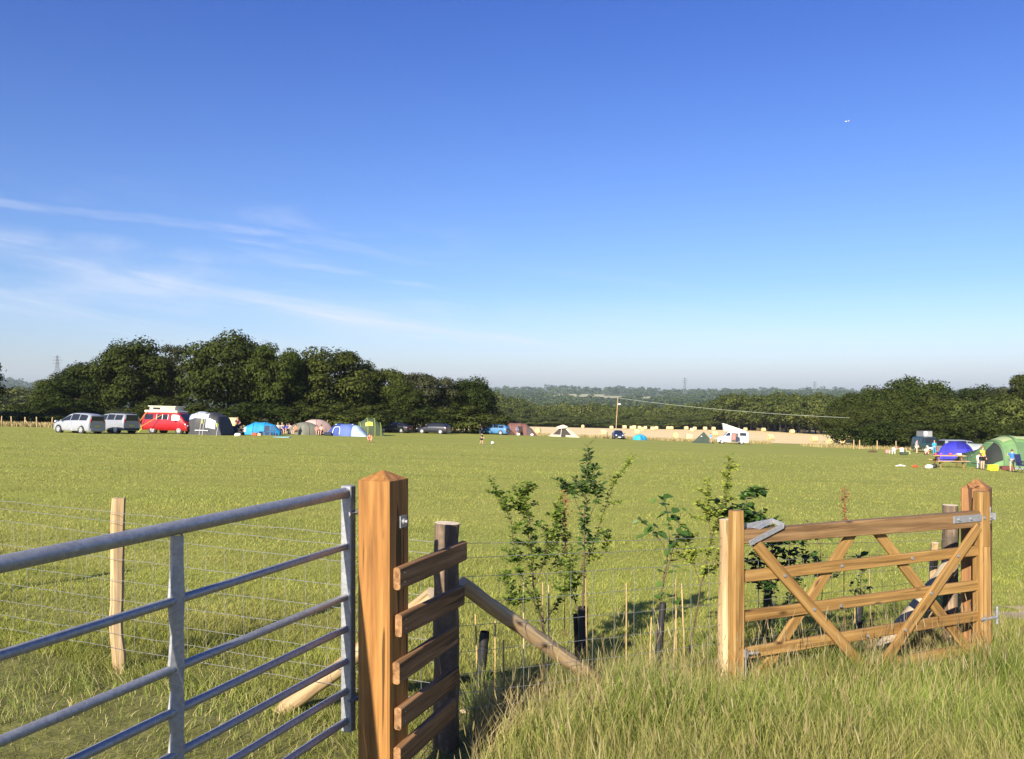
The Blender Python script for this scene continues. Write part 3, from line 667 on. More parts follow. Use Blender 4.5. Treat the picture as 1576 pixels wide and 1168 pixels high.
guard(733, 972, 1027, 5.0, .05, 'black plastic guard leaning beside the slatted boards', .055); guard(1322, 930, 985, 6.5, 0, 'black plastic guard behind the wooden gate centre', .06); guard(890, 945, 1000, 5.75, -.02, 'thin black guard just left of the tallest spire guard', .03)
guard(1178, 900, 985, 6.4, .02, 'black plastic guard behind left bars of the wooden gate', .06)
# dark soil hollow, clods and dry stalks below the slanting strut
soilm = paint((.035, .028, .018), .95, 0, .5, 14, 'dark_soil', bmp=.8); sandm = paint((.40, .32, .18), .95, 0, .35, 9, 'dry_soil', bmp=.8)
def clods(name, label, n, cx, cy, sx, sy, r, mat, seed):
    rnd = random.Random(seed); m = MB()
    for i in range(n):
        x = cx+rnd.gauss(0, sx); y = cy+rnd.gauss(0, sy); q = r*rnd.uniform(.4, 1.3)
        m.ball((x, y, gzf(x, y)+q*.1), (q*rnd.uniform(.8, 1.5), q, q*rnd.uniform(.4, .8)), 8, 5, Matrix.Rotation(rnd.uniform(0, 3), 3, 'Z'))
    for i, v in enumerate(m.v): m.v[i] = (v[0]+rnd.uniform(-1, 1)*r*.18, v[1]+rnd.uniform(-1, 1)*r*.18, v[2]+rnd.uniform(-1, 1)*r*.15)
    m.sm = [False]*len(m.sm)
    o = m.build(name, mat); tag(o, label, 'soil', kind='stuff'); return o
clods('soil_clods', 'dark turned soil clods in the hollow beneath the slanting strut', 260, .04, 5.40, .16, .13, .042, soilm, 4)
clods('soil_mound', 'dry sandy soil heaped at the foot of the slanting strut', 330, .36, 4.86, .36, .10, .026, sandm, 5)
# ------------------------------------------------------------------ parametric surfaces
def surf(name, f, u0, u1, v0, v1, nu, nv, mat, parent, off=0., smooth=True, flip=None):
    """patch of surface f(u, v); off pushes it outwards along the normal"""
    V = []; e = 1e-3
    for i in range(nu+1):
        for j in range(nv+1):
            u = u0+(u1-u0)*i/nu; v = v0+(v1-v0)*j/nv; p = f(u, v)
            if off:
                du = f(u+e, v)-f(u-e, v); dv = f(u, v+e)-f(u, v-e); n = du.cross(dv)
                if n.length > 1e-12:
                    n.normalize(); ref = p-Vector((p.x if flip == 'x' else 0, 0, .4))
                    if n.dot(ref) < 0: n = -n
                    p = p+n*off
            V.append(p)
    fs = [(i*(nv+1)+j, (i+1)*(nv+1)+j, (i+1)*(nv+1)+j+1, i*(nv+1)+j+1) for i in range(nu) for j in range(nv)]
    m = MB().add(V, fs, smooth)
    return m.build(name, mat, parent) if name else m
def lerp_tab(tab, x):
    if x <= tab[0][0]: return list(tab[0])
    for a, b in zip(tab, tab[1:]):
        if x <= b[0]:
            f = (x-a[0])/(b[0]-a[0]+1e-9); return [p+(q-p)*f for p, q in zip(a, b)]
    return list(tab[-1])

# ------------------------------------------------------------------ vehicles (local x forwards, origin on the ground under the middle)
def wheel(T, x, y, r, w=.2):
    s = 1 if y > 0 else -1
    t = MB().tube([(x, y-s*w, r), (x, y-s*.02, r), (x, y, r)], [r*.97, r, r*.93], 20).build('wheel', rubber, T)
    MB().tube([(x, y+s*.002, r), (x, y+s*.006, r)], [r*.66, r*.64], 16).build('hub_disc', blackp, t)
    m = MB().tube([(x, y+s*.006, r), (x, y+s*.022, r)], [.06, .05], 8); c0 = Vector((x, y+s*.012, r)); n = 20
    q = [c0+Vector((math.cos(2*math.pi*i/n)*r*k_, 0, math.sin(2*math.pi*i/n)*r*k_)) for k_ in (.56, .68) for i in range(n)]; m.add(q, [(i, (i+1) % n, n+(i+1) % n, n+i) for i in range(n)])
    for k in range(5):
        a = k*2*math.pi/5+.3; d = Vector((math.cos(a), 0, math.sin(a))); e = Vector((-d.z, 0, d.x)); m.add([c0+d*.03+e*.05, c0+d*r*.6+e*.06, c0+d*r*.6-e*.06, c0+d*.03-e*.05], [(0, 1, 2, 3)])
    m.build('rim', rimm, t)
def car(name, loc, rot, label, color, tab, z0=.2, windows=(), wind=None, rear=None, wheels=(1.3, -1.3), wr=.31, track=.86, cat='car', group=None, plate=True, lampz=None, arch=None, roof=None, lower=None, bumper=None):
    """tab rows: x, belt z, roof z, half width at belt, half width at roof"""
    T = thing(name, loc, label, cat, group, rot)
    # settle on the slope of the field
    x, y = loc[0], loc[1]; n = Vector((-(gzf(x+1, y)-gzf(x-1, y))/2, -(gzf(x, y+1)-gzf(x, y-1))/2, 1)).normalized()
    q = Vector((0, 0, 1)).rotation_difference(n); T.rotation_euler = (q.to_matrix() @ Matrix.Rotation(rot, 3, 'Z')).to_euler()
    def f(x, s):
        _, zb, zt, wb, wt = lerp_tab(tab, x); zm = z0+(zb-z0)*.5
        P = [(wb*.90, z0), (wb*.985, z0+.12), (wb, zm), (wb*.975, zb), (wt, max(zb+.01, zt-.05)), (wt*.86, max(zb+.015, zt-.005)), (0, max(zb+.02, zt+.02))]
        P = P+[(-a, b) for a, b in P[-2::-1]]; s = min(max(s, 0), 12); i = min(int(s), 11); g = s-i
        return Vector((x, P[i][0]*(1-g)+P[i+1][0]*g, P[i][1]*(1-g)+P[i+1][1]*g))
    xs = sorted(set([r[0] for r in tab]+[tab[0][0]+(tab[-1][0]-tab[0][0])*i/36 for i in range(37)]))
    V = []; fs = []; NS = 24
    for x_ in xs:
        for j in range(NS+1): V.append(f(x_, 12*j/NS))
    for i in range(len(xs)-1):
        for j in range(NS): fs.append((i*(NS+1)+j, (i+1)*(NS+1)+j, (i+1)*(NS+1)+j+1, i*(NS+1)+j+1))
    m = MB().add(V, fs, True); k = len(V)-NS-1
    m.add(V[:NS+1], [tuple(range(NS+1))]); m.add(V[k:], [tuple(range(NS+1))])
    m.add([V[0], V[NS], V[-1], V[k]], [(0, 1, 2, 3)])
    m.build('body', carpaint(color), T)
    for (a, b, lo, hi) in windows:
        w1 = surf(None, f, a, b, lo, hi, 8, 2, None, None, .012); w1.build('side_window', glass, T)
        surf(None, f, a, b, 12-lo, 12-hi, 8, 2, None, None, .012).build('side_window', glass, T)
    if wind: surf('windscreen', f, wind[0], wind[1], 4.25, 7.75, 6, 8, glass, T, .012)
    x0, x1 = tab[0][0], tab[-1][0]
    if rear:          # rear glass as a patch over the tail: ('top', xa, xb) or ('end', zlo, zhi, halfwidth)
        if rear[0] == 'top': surf('rear_window', f, rear[1], rear[2], 4.4, 7.6, 5, 8, glass, T, .012)
        else: MB().box((x0-.008, 0, (rear[1]+rear[2])/2), (.02, rear[3]*2, rear[2]-rear[1]), None, .006).build('rear_window', glass, T)
    for xw in wheels:
        for s in (1, -1):
            y_ = s*track
            am = MB(); am.tube([(xw, y_-s*.25, wr*1.02), (xw, y_+s*.012, wr*1.02)], wr*1.17, 24); am.build('wheel_arch', arch or blackp, T)
            wheel(T, xw, y_+s*.03, wr)
    zl = lampz or z0+.48; _, _, _, w0, _ = tab[0]; _, _, _, w1, _ = tab[-1]
    for s in (1, -1):
        MB().box((x0+.03, s*(w0*.93-.04), zl+.08), (.1, .16, .30), None, .02).build('tail_light', redl, T)
        MB().box((x1-.05, s*(w1*.88-.08), zl-.02), (.12, .26, .15), None, .03).build('headlight', clearl, T)
        mx_ = (wind[1]+wind[0])/2-.02 if wind else 1; MB().box((min(mx_, 1.2), s*(track+.13), tab[len(tab)//2][1]+.06), (.12, .17, .13), None, .03).build('wing_mirror', carpaint(color), T)
    bm_ = bumper or blackp
    MB().box((x1-.04, 0, z0+.12), (.14, w1*1.9, .2), None, .03).build('bumper', bm_, T); MB().box((x0+.04, 0, z0+.12), (.14, w0*1.9, .2), None, .03).build('bumper', bm_, T)
    MB().box((x1+.0, 0, z0+.34), (.05, w1*1.1, .11), None, .01).build('grille', blackp, T)
    if plate:
        MB().box((x0-.035, 0, z0+.42), (.012, .5, .11)).build('number_plate', paint((.55, .45, .08), .5), T); MB().box((x1+.035, 0, z0+.16), (.012, .5, .11)).build('number_plate', paint((.7, .7, .68), .5), T)
    if lower: MB().box((0, track+.02, z0+.17), (abs(wheels[0]-wheels[1])-wr*2.4, .03, .1), None, .01).build('side_sill', lower, T); MB().box((0, -track-.02, z0+.17), (abs(wheels[0]-wheels[1])-wr*2.4, .03, .1), None, .01).build('side_sill', lower, T)
    return T, f
def dirrot(ax): return math.atan2(ax[1], ax[0])
silver = (.27, .285, .31)
mpv = [(-2.12, .95, 1.10, .70, .66), (-2.10, .98, 1.28, .80, .64), (-1.98, 1.0, 1.50, .85, .60), (-1.6, 1.0, 1.60, .87, .60), (-.9, .99, 1.65, .88, .61), (-.2, .98, 1.65, .88, .61), (.35, .96, 1.56, .88, .59), (.85, .94, 1.32, .87, .60), (1.35, .91, 1.05, .85, .68), (1.75, .82, .92, .82, .70), (2.0, .70, .80, .76, .66), (2.14, .58, .64, .68, .6), (2.2, .48, .52, .6, .5)]
car('people_carrier', GP(121, 70), R(180-24), 'silver people carrier parked leftmost in the row, nose pointing left', silver, mpv, .2, [(-1.80, -.98, 3.12, 3.92), (-.90, -.02, 3.12, 3.95), (.06, 1.15, 3.12, 3.85)], (.45, 1.3), ('end', 1.05, 1.42, .58), bumper=carpaint(silver), lampz=.95)
suv = [(-2.2, 1.05, 1.3, .82, .70), (-2.15, 1.08, 1.60, .90, .68), (-2.0, 1.08, 1.69, .92, .67), (-.3, 1.06, 1.72, .93, .68), (.45, 1.05, 1.64, .92, .64), (1.05, 1.05, 1.22, .90, .72), (2.0, .98, 1.05, .86, .76), (2.2, .8, .85, .78, .7), (2.3, .6, .62, .7, .6)]
Tq, _ = car('estate_car', GP(175, 74), R(180-26), 'silver grey large estate with dark tailgate glass, second in the row', (.23, .245, .27), suv, .28, [(-1.95, -1.1, 3.15, 3.9), (-1.0, -.15, 3.15, 3.93), (-.05, .85, 3.15, 3.9)], (.5, 1.05), ('end', 1.12, 1.62, .62), wr=.36, track=.88, lampz=1.0)
m = MB()
for s in (1, -1): m.tube([(-1.9, s*.6, 1.80), (-1.8, s*.6, 1.85), (.2, s*.6, 1.86), (.3, s*.6, 1.80)], .02, 6)
m.build('roof_rail', blackp, Tq)
# red camper van with pop top
t3 = [(-2.28, 1.08, 1.30, .84, .72), (-2.22, 1.10, 1.70, .90, .78), (-2.08, 1.12, 1.90, .92, .76), (-.5, 1.12, 1.95, .92, .78), (1.15, 1.12, 1.95, .92, .76), (1.4, 1.12, 1.88, .91, .72), (2.05, 1.10, 1.16, .90, .78), (2.22, .95, 1.0, .88, .8), (2.28, .6, .65, .84, .8)]
red = (.30, .008, .012); cream = paint((.56, .53, .42), .45, 0, .05, 3, 'cream_roof')
RV, rf = car('camper_van', GP(261, 79), R(-15), 'red camper van with cream pop-up roof at left of the tent row', red, t3, .30, [(-2.0, -1.15, 3.2, 3.85), (-.75, .35, 3.25, 3.8), (.62, 1.55, 3.12, 3.85)], (1.45, 2.05), ('end', 1.2, 1.72, .68), wheels=(1.5, -1.15), wr=.32, track=.86, cat='camper van')
m = MB()
for a, b in ((-2.1, 1.25),): m.add([rf(x, s)+Vector((0, 0, .02)) for x in np.linspace(a, b, 12) for s in np.linspace(4.0, 8.0, 9)], [(i*9+j, (i+1)*9+j, (i+1)*9+j+1, i*9+j+1) for i in range(11) for j in range(8)], True)
m.build('roof_skin', cream, RV)
m = MB().box((-.45, 0, 2.02), (3.35, 1.62, .22), None, .06); m.build('roof_base', cream, RV)
m = MB().box((-.4, 0, 2.28), (2.55, 1.3, .34), None, .02); b0 = m.build('pop_top_canvas', paint((.62, .57, .42), .8, 0, .1, 5, 'canvas'), RV)
MB().box((-.95, .655, 2.28), (.55, .02, .2)).build('canvas_window', glass, b0); MB().box((-.95, -.655, 2.28), (.75, .02, .2)).build('canvas_window', glass, b0); MB().box((.35, -.655, 2.28), (.8, .02, .24)).build('canvas_window', paint((.3, .3, .26), .6), b0)
MB().box((-.4, 0, 2.49), (2.85, 1.5, .09), None, .03).build('pop_top_lid', cream, RV); RV.scale = (1.06, 1, 1)
whit = paint((.75, .74, .70), .4, 0, .05, 4, 'white_plastic')
surf('door_curtain', rf, .72, 1.5, 12-3.15, 12-3.8, 6, 2, whit, RV, .02)
m = MB()
for a, b in ((-.8, -.76), (-.22, -.18), (.34, .38)): m.add([rf(a, 12-3.2)+Vector((0, -.02, 0)), rf(b, 12-3.2)+Vector((0, -.02, 0)), rf(b, 12-3.85)+Vector((0, -.02, 0)), rf(a, 12-3.85)+Vector((0, -.02, 0))], [(0, 1, 2, 3)])
m.build('window_frame', whit, RV)
def rope(name, a, b, mat, label, cat='guy rope', group=None, r=.02, parent=None):
    a = Vector(a); b = Vector(b); m = MB().tube([a.lerp(b, i/6) for i in range(7)], r, 5)
    o = m.build(name, mat)
    o.data.transform(Matrix.Translation(-b)); o.location = b
    if parent is None: tag(o, label, cat, group)
    return o
orange = paint((.75, .33, .05), .7, 0, .1, 8, 'orange_rope'); yel = paint((.62, .68, .06), .7, 0, .1, 8, 'yellow_tape')
vm = Matrix.Translation(RV.location) @ RV.rotation_euler.to_matrix().to_4x4()
def vp(x, y, z): return vm @ Vector((x, y, z))
def gnd(p, d=.01): p.z = gzf(p.x, p.y)+d; return p
for (a, b, l) in (((-1.9, -.8, 1.98), (-2.6, -2.0, 0), 'orange guy rope across the rear corner of the red camper van'), ((-.3, -.85, 1.7), (-2.2, -2.6, 0), 'orange guy rope slanting across the middle of the red camper van'), ((-2.1, .6, 2.0), (-3.5, 0.1, 0), 'yellow guy rope behind the rear of the red camper van')):
    rope('guy_rope', vp(*a), gnd(vp(*b)), orange if 'orange' in l else yel, l, group='guy ropes of the red camper van', r=.028)

# dark cars
sal = [(-2.25, .80, .86, .70, .6), (-2.2, .90, 1.00, .80, .64), (-1.75, .95, 1.08, .86, .66), (-1.0, .96, 1.38, .88, .58), (-.4, .95, 1.45, .89, .56), (.3, .94, 1.43, .89, .56), (1.05, .92, 1.02, .88, .68), (1.3, .88, .95, .87, .74), (2.0, .74, .82, .80, .7), (2.2, .6, .66, .72, .6)]
hat = [(-1.98, .85, .95, .76, .6), (-1.92, .93, 1.15, .82, .6), (-1.55, .95, 1.38, .85, .58), (-.9, .95, 1.45, .86, .58), (-.3, .94, 1.48, .86, .58), (.3, .93, 1.44, .86, .58), (1.0, .90, 1.02, .85, .66), (1.2, .86, .94, .84, .7), (1.85, .72, .8, .78, .68), (2.02, .58, .64, .7, .6)]
est = [(-2.25, .85, .98, .78, .6), (-2.2, .93, 1.2, .84, .6), (-1.9, .95, 1.40, .86, .58), (-.9, .95, 1.47, .87, .58), (-.3, .94, 1.48, .87, .58), (.4, .93, 1.43, .87, .58), (1.1, .90, 1.02, .86, .66), (1.3, .86, .94, .85, .7), (2.05, .72, .8, .79, .68), (2.25, .58, .64, .7, .6)]
car('saloon_car', GP(609, 116), R(180-24), 'black saloon car parked right of the green tunnel tent', (.012, .014, .018), sal, .18, [(-1.1, -.4, 3.15, 3.9), (-.32, .85, 3.15, 3.9)], (.35, 1.0), ('top', -1.7, -1.05), wheels=(1.38, -1.38), bumper=carpaint((.012, .014, .018)))
car('hatchback_car', GP(667, 117), R(180-18), 'black estate-shaped hatchback right of the black saloon', (.010, .011, .018), est, .18, [(-1.7, -1.0, 3.15, 3.9), (-.92, -.1, 3.15, 3.92), (-.02, .95, 3.15, 3.9)], (.45, 1.05), ('top', -2.15, -1.93), wheels=(1.35, -1.38), bumper=carpaint((.010, .011, .018)))
car('hatchback_car', GP(761, 128), R(180-24), 'mid blue estate car beside the brown tunnel tent', (.06, .17, .33), est, .18, [(-1.75, -1.0, 3.15, 3.9), (-.92, -.1, 3.15, 3.92), (-.02, .95, 3.15, 3.9)], (.45, 1.05), ('top', -2.15, -1.93), wheels=(1.35, -1.38), bumper=carpaint((.06, .17, .33)))
car('hatchback_car', GP(951, 143), R(18-90-18), 'small dark blue hatchback parked alone at the stubble edge', (.012, .018, .05), hat, .18, [(-1.4, -.7, 3.15, 3.9), (-.62, .85, 3.15, 3.9)], (.38, .98), ('top', -1.9, -1.58), wheels=(1.22, -1.22))
# white camper van facing left with a wedge roof raised at the front
t4 = [(-2.35, 1.1, 1.3, .84, .74), (-2.3, 1.12, 1.78, .92, .80), (-2.15, 1.13, 1.92, .93, .80), (.3, 1.12, 1.94, .93, .80), (.75, 1.12, 1.88, .92, .74), (1.35, 1.10, 1.18, .91, .80), (1.5, 1.02, 1.10, .9, .8), (2.15, .88, .94, .86, .78), (2.35, .7, .75, .8, .7)]
vwhite = (.78, .77, .76)
WV, wf = car('camper_van', GP(1127, 132), R(180-8), 'white camper van with raised wedge roof beside the green pyramid tent', vwhite, t4, .28, [(-2.0, -1.0, 3.2, 3.85), (.42, 1.15, 3.12, 3.85)], (.78, 1.35), ('end', 1.2, 1.7, .68), wheels=(1.62, -1.3), wr=.33, cat='camper van')
m = MB(); m.box((-.25, .935, 1.02), (1.1, .04, 1.35), None, .01); o = m.build('sliding_doorway', paint((.10, .08, .07), .8), WV)
MB().box((-.1, .96, 1.1), (.5, .04, .85), None, .02).build('door_curtain', paint((.55, .16, .14), .8), o)
wedge = [(-1.9, 1.96), (1.35, 1.98), (1.55, 3.02), (1.35, 3.0)]
MB().prism(wedge, -.62, .62).build('pop_top_canvas', paint((.60, .60, .60), .8, 0, .06, 4, 'canvas'), WV)
ang = math.atan2(3.05-1.98, 3.5); m = MB().box((-.18, 0, 2.56), (3.75, 1.4, .12), Matrix.Rotation(-ang, 3, 'Y'), .04); m.build('pop_top_lid', whit, WV)
# dark green camper at the right with bonnet towards the camera
GVn, gf = car('camper_van', GP(1424, 108), R(-94), 'dark green camper van with grey pop-top raised, in front of the right wood', (.012, .05, .045), t3, .30, [(-2.0, -1.15, 3.2, 3.85), (-.75, .35, 3.25, 3.8), (.62, 1.55, 3.12, 3.85)], (1.42, 2.1), ('end', 1.2, 1.72, .68), wheels=(1.5, -1.15), wr=.32, track=.86, cat='camper van')
o = MB().box((-.3, 0, 2.32), (2.2, 1.1, .75), None, .03).build('pop_top_canvas', paint((.22, .22, .235), .8, 0, .15, 4, 'canvas'), GVn); MB().ball((.81, -.25, 2.36), (.02, .26, .25)).build('canvas_window', whit, o)
MB().box((-.3, 0, 2.72), (2.4, 1.2, .07), None, .03).build('pop_top_lid', blackp, GVn)
MB().box((2.34, 0, .95), (.03, 1.35, .16), None, .01).build('front_grille', blackp, GVn); MB().box((2.28, 0, .55), (.12, 1.75, .16), None, .03).build('front_bumper', whit, GVn)
# silver car behind the blue tent, mostly hidden
Tq, _ = car('estate_car', GP(1482, 80), R(6), 'silver grey car mostly hidden behind the royal blue dome tent', (.22, .235, .25), suv, .28, [(-1.95, -1.1, 3.15, 3.9), (-1.0, -.15, 3.15, 3.93), (-.05, .85, 3.15, 3.9)], (.5, 1.05), ('end', 1.12, 1.62, .62), wr=.36, track=.88)

# ------------------------------------------------------------------ tents
def tent_root(name, u, Y, rot, label, cat='tent', group=None):
    T = thing(name, GP(u, Y, -.02), label, cat, group, R(rot)); x, y = T.location.x, T.location.y
    n = Vector((-(gzf(x+1, y)-gzf(x-1, y))/2, -(gzf(x, y+1)-gzf(x, y-1))/2, 1)).normalized(); q = Vector((0, 0, 1)).rotation_difference(n)
    T.rotation_euler = (q.to_matrix() @ Matrix.Rotation(R(rot), 3, 'Z')).to_euler(); return T
def archf(tab, e=.8, sag=.03):
    """tunnel surface; rows x, half width, height; s in 0..1 over the arch"""
    def f(x, s):
        _, w, h = lerp_tab(tab, x); a = math.pi*min(max(s, 0), 1); c, si = math.cos(a), math.sin(a)
        near = min(abs(x-r[0]) for r in tab); k = 1-sag*min(1, near/.5)
        return Vector((x, w*math.copysign(abs(c)**e, c)*k, h*abs(si)**e*k))
    return f
def tunnel(T, tab, mat, bands=None, poles=True, polemat=None, ends=True, e=.8, sag=.03):
    """bands: list of (x0, x1, material) – one flysheet mesh per colour"""
    f = archf(tab, e, sag); x0, x1 = tab[0][0], tab[-1][0]
    for k, (a, b, mt) in enumerate(bands or [(x0, x1, mat)]):
        nu = max(3, int((b-a)/.22)); V = []; NS = 24
        for i in range(nu+1):
            for j in range(NS+1): V.append(f(a+(b-a)*i/nu, j/NS))
        fs = [(i*(NS+1)+j, (i+1)*(NS+1)+j, (i+1)*(NS+1)+j+1, i*(NS+1)+j+1) for i in range(nu) for j in range(NS)]
        m = MB().add(V, fs, True)
        if ends and abs(a-x0) < 1e-6: m.add(V[:NS+1], [tuple(range(NS+1))])
        if ends and abs(b-x1) < 1e-6: m.add(V[-NS-1:], [tuple(range(NS+1))])
        m.build('flysheet', mt, T)
    if poles:
        for r in tab[1:-1] if len(tab) > 3 else tab:
            pts = [f(r[0], j/20)*1.006 for j in range(21)]; MB().tube(pts, .022, 5).build('pole', polemat or blackp, T)
    return f
def domef(rx, ry, h, e=1.6):
    def f(a, r):        # a angle, r 0..1 from rim to top
        t = min(max(r, 0), 1); ang = t*math.pi/2; k = math.cos(ang)**(.85); 
        sq = 1/max(abs(math.cos((a % (math.pi/2))-math.pi/4)), .707)*.82; kk = k*(1+(sq-1)*(1-t)*.8)
        return Vector((rx*kk*math.cos(a), ry*kk*math.sin(a), h*math.sin(ang)**.92))
    return f
def dome(T, rx, ry, h, mats, poles=True, polemat=None, npan=4, a0=0.):
    f = domef(rx, ry, h)
    for k in range(npan):
        a, b = a0+2*math.pi*k/npan, a0+2*math.pi*(k+1)/npan; surf('flysheet', f, a, b, 0, 1, 10, 10, mats[k % len(mats)], T)
    if poles:
        for k in range(2):
            a = a0+math.pi/4*0+k*math.pi/2; pts = [f(a, i/10)*1.01 for i in range(11)]+[f(a+math.pi, 1-i/10)*1.01 for i in range(1, 11)]; MB().tube(pts, .018, 5).build('pole', polemat or blackp, T)
    return f
def quad(name, pts, mat, T, th=.012):
    P = [Vector(p) for p in pts]; n = (P[1]-P[0]).cross(P[2]-P[0]).normalized()*th; k = len(P)
    return MB().add([p+n for p in P]+[p-n for p in P], [tuple(range(k)), tuple(range(2*k-1, k-1, -1))]+[(i, (i+1) % k, (i+1) % k+k, i+k) for i in range(k)]).build(name, mat, T)
def pegs(T, pts, mat, r=.012):
    for a, b in pts: MB().tube([a, b], r, 4).build('guy_line', mat, T)
char = fabric((.055, .057, .065)); grey_win = paint((.36, .38, .42), .3, 0, .1, 2, 'mesh_window'); sky_roof = fabric((.42, .50, .62))
# driveaway awning: x to the right
AW = tent_root('drive_away_awning', 323, 79, -8, 'charcoal drive-away awning with pale roof, attached beside the red camper van', 'awning'); AW.scale = (.84, 1, 1)
aw = archf([(-1.7, 1.3, 1.9), (-.9, 1.5, 2.15), (.7, 1.5, 2.1), (1.55, 1.5, 1.75), (1.95, 1.5, .9), (2.2, 1.5, .1)], .45)
fly = MB().add([aw(x, j/24) for x in np.linspace(-1.7, 2.2, 20) for j in range(25)], [(i*25+j, i*25+25+j, i*25+26+j, i*25+j+1) for i in range(19) for j in range(24)], True).build('flysheet', char, AW)
surf('roof_panel', aw, -1.7, .6, .66, .84, 6, 5, sky_roof, AW, .015); surf('roof_panel', aw, -1.7, .0, .5, .66, 6, 5, fabric((.5, .55, .6)), AW, .015)
surf('side_window', aw, .35, 1.5, .83, .975, 5, 4, grey_win, AW, .02); surf('door_panel', aw, -.8, -.1, .85, .98, 5, 4, blackp, AW, .02)
for xx in (-.1, 1.6): surf('hazard_tape', aw, xx, xx+.07, .84, .93, 1, 4, yel, AW, .03)
for xx, cc in ((.15, whit), (1.75, whit), (-.2, whit)): pegs(AW, [(aw(xx, .8), (xx+.7, -2.8, 0))], cc, .018)
MB().box((.0, -1.62, .42), (1.5, .02, .06)).build('guy_line', whit, AW)
# light blue beach shelter
BS = tent_root('beach_shelter', 401, 86, 6, 'bright blue low pop-up shelter right of the standing man'); bl = fabric((.02, .30, .62))
f = tunnel(BS, [(-2.05, .25, .15), (-1.5, .8, .8), (-.6, 1.1, 1.28), (.5, 1.1, 1.3), (1.4, .95, 1.05), (1.95, .6, .5)], bl, poles=True, polemat=bl)
surf('vent_panel', f, -1.9, -1.3, .7, .92, 3, 4, fabric((.6, .7, .78)), BS, .02); surf('shade_panel', f, .0, 1.8, .93, 1, 4, 3, fabric((.02, .06, .16)), BS, .02)
# grey-green dome and pink dome
GD = tent_root('dome_tent', 469, 92, 0, 'olive grey dome tent in front of the pale pink dome'); og = fabric((.20, .20, .155)); f = dome(GD, 1.75, 1.3, 1.36, [og], a0=.5); surf('door_flap', f, R(225), R(262), 0, .6, 4, 6, fabric((.16, .16, .12)), GD, .02)
PD = tent_root('dome_tent', 486, 96, 0, 'pale pink dome tent behind the olive grey dome'); f = dome(PD, 1.9, 1.5, 1.68, [fabric((.60, .40, .34)), fabric((.50, .35, .30))], polemat=paint((.1, .1, .1)), a0=.2); surf('door_flap', f, R(290), R(325), 0, .65, 4, 6, fabric((.42, .30, .26)), PD, .02)
# blue tent with light panel
BT = tent_root('tunnel_tent', 535, 92, -6, 'deep blue tent with white-trimmed door and pale end panel'); blu = fabric((.035, .075, .30)); blu2 = fabric((.10, .16, .42)); lt = fabric((.42, .55, .66))
f = tunnel(BT, [(-2.2, .7, .2), (-1.6, 1.15, 1.0), (-1.0, 1.3, 1.38), (.5, 1.3, 1.36), (1.3, 1.1, 1.1), (2.3, .9, .12)], blu, bands=[(-2.2, -.6, blu), (-.6, .75, blu2), (.75, 2.3, lt)], poles=False)
pts = [f(-1.3, .97), f(-1.2, .84), f(-1.05, .78), f(-.6, .77), f(-.5, .83), f(-.52, .97)]; MB().tube([p*1.03 for p in pts], .035, 5).build('door_trim', whit, BT)
surf('roof_panel', f, -1.0, .8, .36, .62, 6, 5, fabric((.015, .03, .12)), BT, .03); MB().tube([f(-1.2, .6)*1.04, f(.7, .6)*1.04], .035, 5).build('roof_trim', whit, BT)
MB().box((-1.75, -1.25, .2), (.9, .5, .35), None, .08).build('porch_sheet', fabric((.015, .02, .05)), BT)
# green tunnel tent with lime piping
GT = tent_root('tunnel_tent', 566, 98, 18, 'dark green tunnel tent with lime piping and yellow window, behind the blue tent'); dg = fabric((.07, .095, .05)); lime = paint((.42, .52, .07), .6)
f = tunnel(GT, [(-1.5, 1.1, .2), (-1.0, 1.25, 1.5), (-.2, 1.4, 2.0), (.6, 1.4, 1.98), (1.3, 1.3, 1.5), (1.7, 1.25, .2)], dg, polemat=lime, e=.75)
surf('window', f, -.45, .35, .74, .84, 4, 3, paint((.55, .58, .08), .5), GT, .03); MB().tube([f(-1.2, .65)*1.02, f(.0, .72)*1.02, f(1.5, .75)*1.02], .03, 5).build('piping', lime, GT)
# brown tunnel tent
BR = tent_root('tunnel_tent', 803, 134, 8, 'rusty brown tunnel tent with open doorway beside the blue estate car'); br = fabric((.20, .095, .075)); 
f = tunnel(BR, [(-2.2, 1.3, 1.7), (-1.9, 1.4, 1.92), (-.3, 1.45, 1.95), (.6, 1.4, 1.85), (1.5, 1.2, 1.1), (2.3, .9, .15)], br, e=.7, polemat=paint((.12, .05, .045), .7))
surf('doorway', f, -1.05, -.1, .78, .98, 4, 4, paint((.03, .02, .02), .9), BR, .02); surf('side_panel', f, .55, 1.4, .74, .98, 4, 4, fabric((.13, .11, .11)), BR, .02)
# cream canvas ridge tent
CT = tent_root('ridge_tent', 866, 140, 6, 'cream canvas ridge tent with open dark front'); cr = fabric((.66, .56, .42)); w, L, h, wl = 2.2, 1.6, 2.0, .45
m = MB(); ridge = [(-.25, -L, h), (.35, L, h)]
P = [(-w, -L, 0), (-w, -L, wl*0+.06), (-.25, -L, h), (w+.2, -L, .06), (w+.2, -L, 0), (-w, L, 0), (-w, L, .06), (.35, L, h-.1), (w+.6, L, .06), (w+.6, L, 0)]
m.add(P, [(1, 2, 7, 6), (2, 3, 8, 7), (0, 1, 6, 5), (3, 4, 9, 8), (5, 6, 7, 8, 9)]); m.build('flysheet', cr, CT)
quad('front_opening', [(-w+.1, -L-.0, .05), (-.25, -L, h-.12), (w-.2, -L, .05)], paint((.05, .04, .035), .9), CT, .006)
quad('front_flap', [(-.25, -L-.05, h+.02), (.75, -L-.08, 1.25), (w+.35, -L-.12, .0), (w-.75, -L-.1, .0), (.15, -L-.1, 1.35)], cr, CT)
quad('front_awning', [(-.3, -L-.04, h), (-1.35, -L-.05, 1.62), (-1.3, -L-.3, 1.25), (.2, -L-.3, 1.45), (.5, -L-.08, 1.75)], cr, CT)
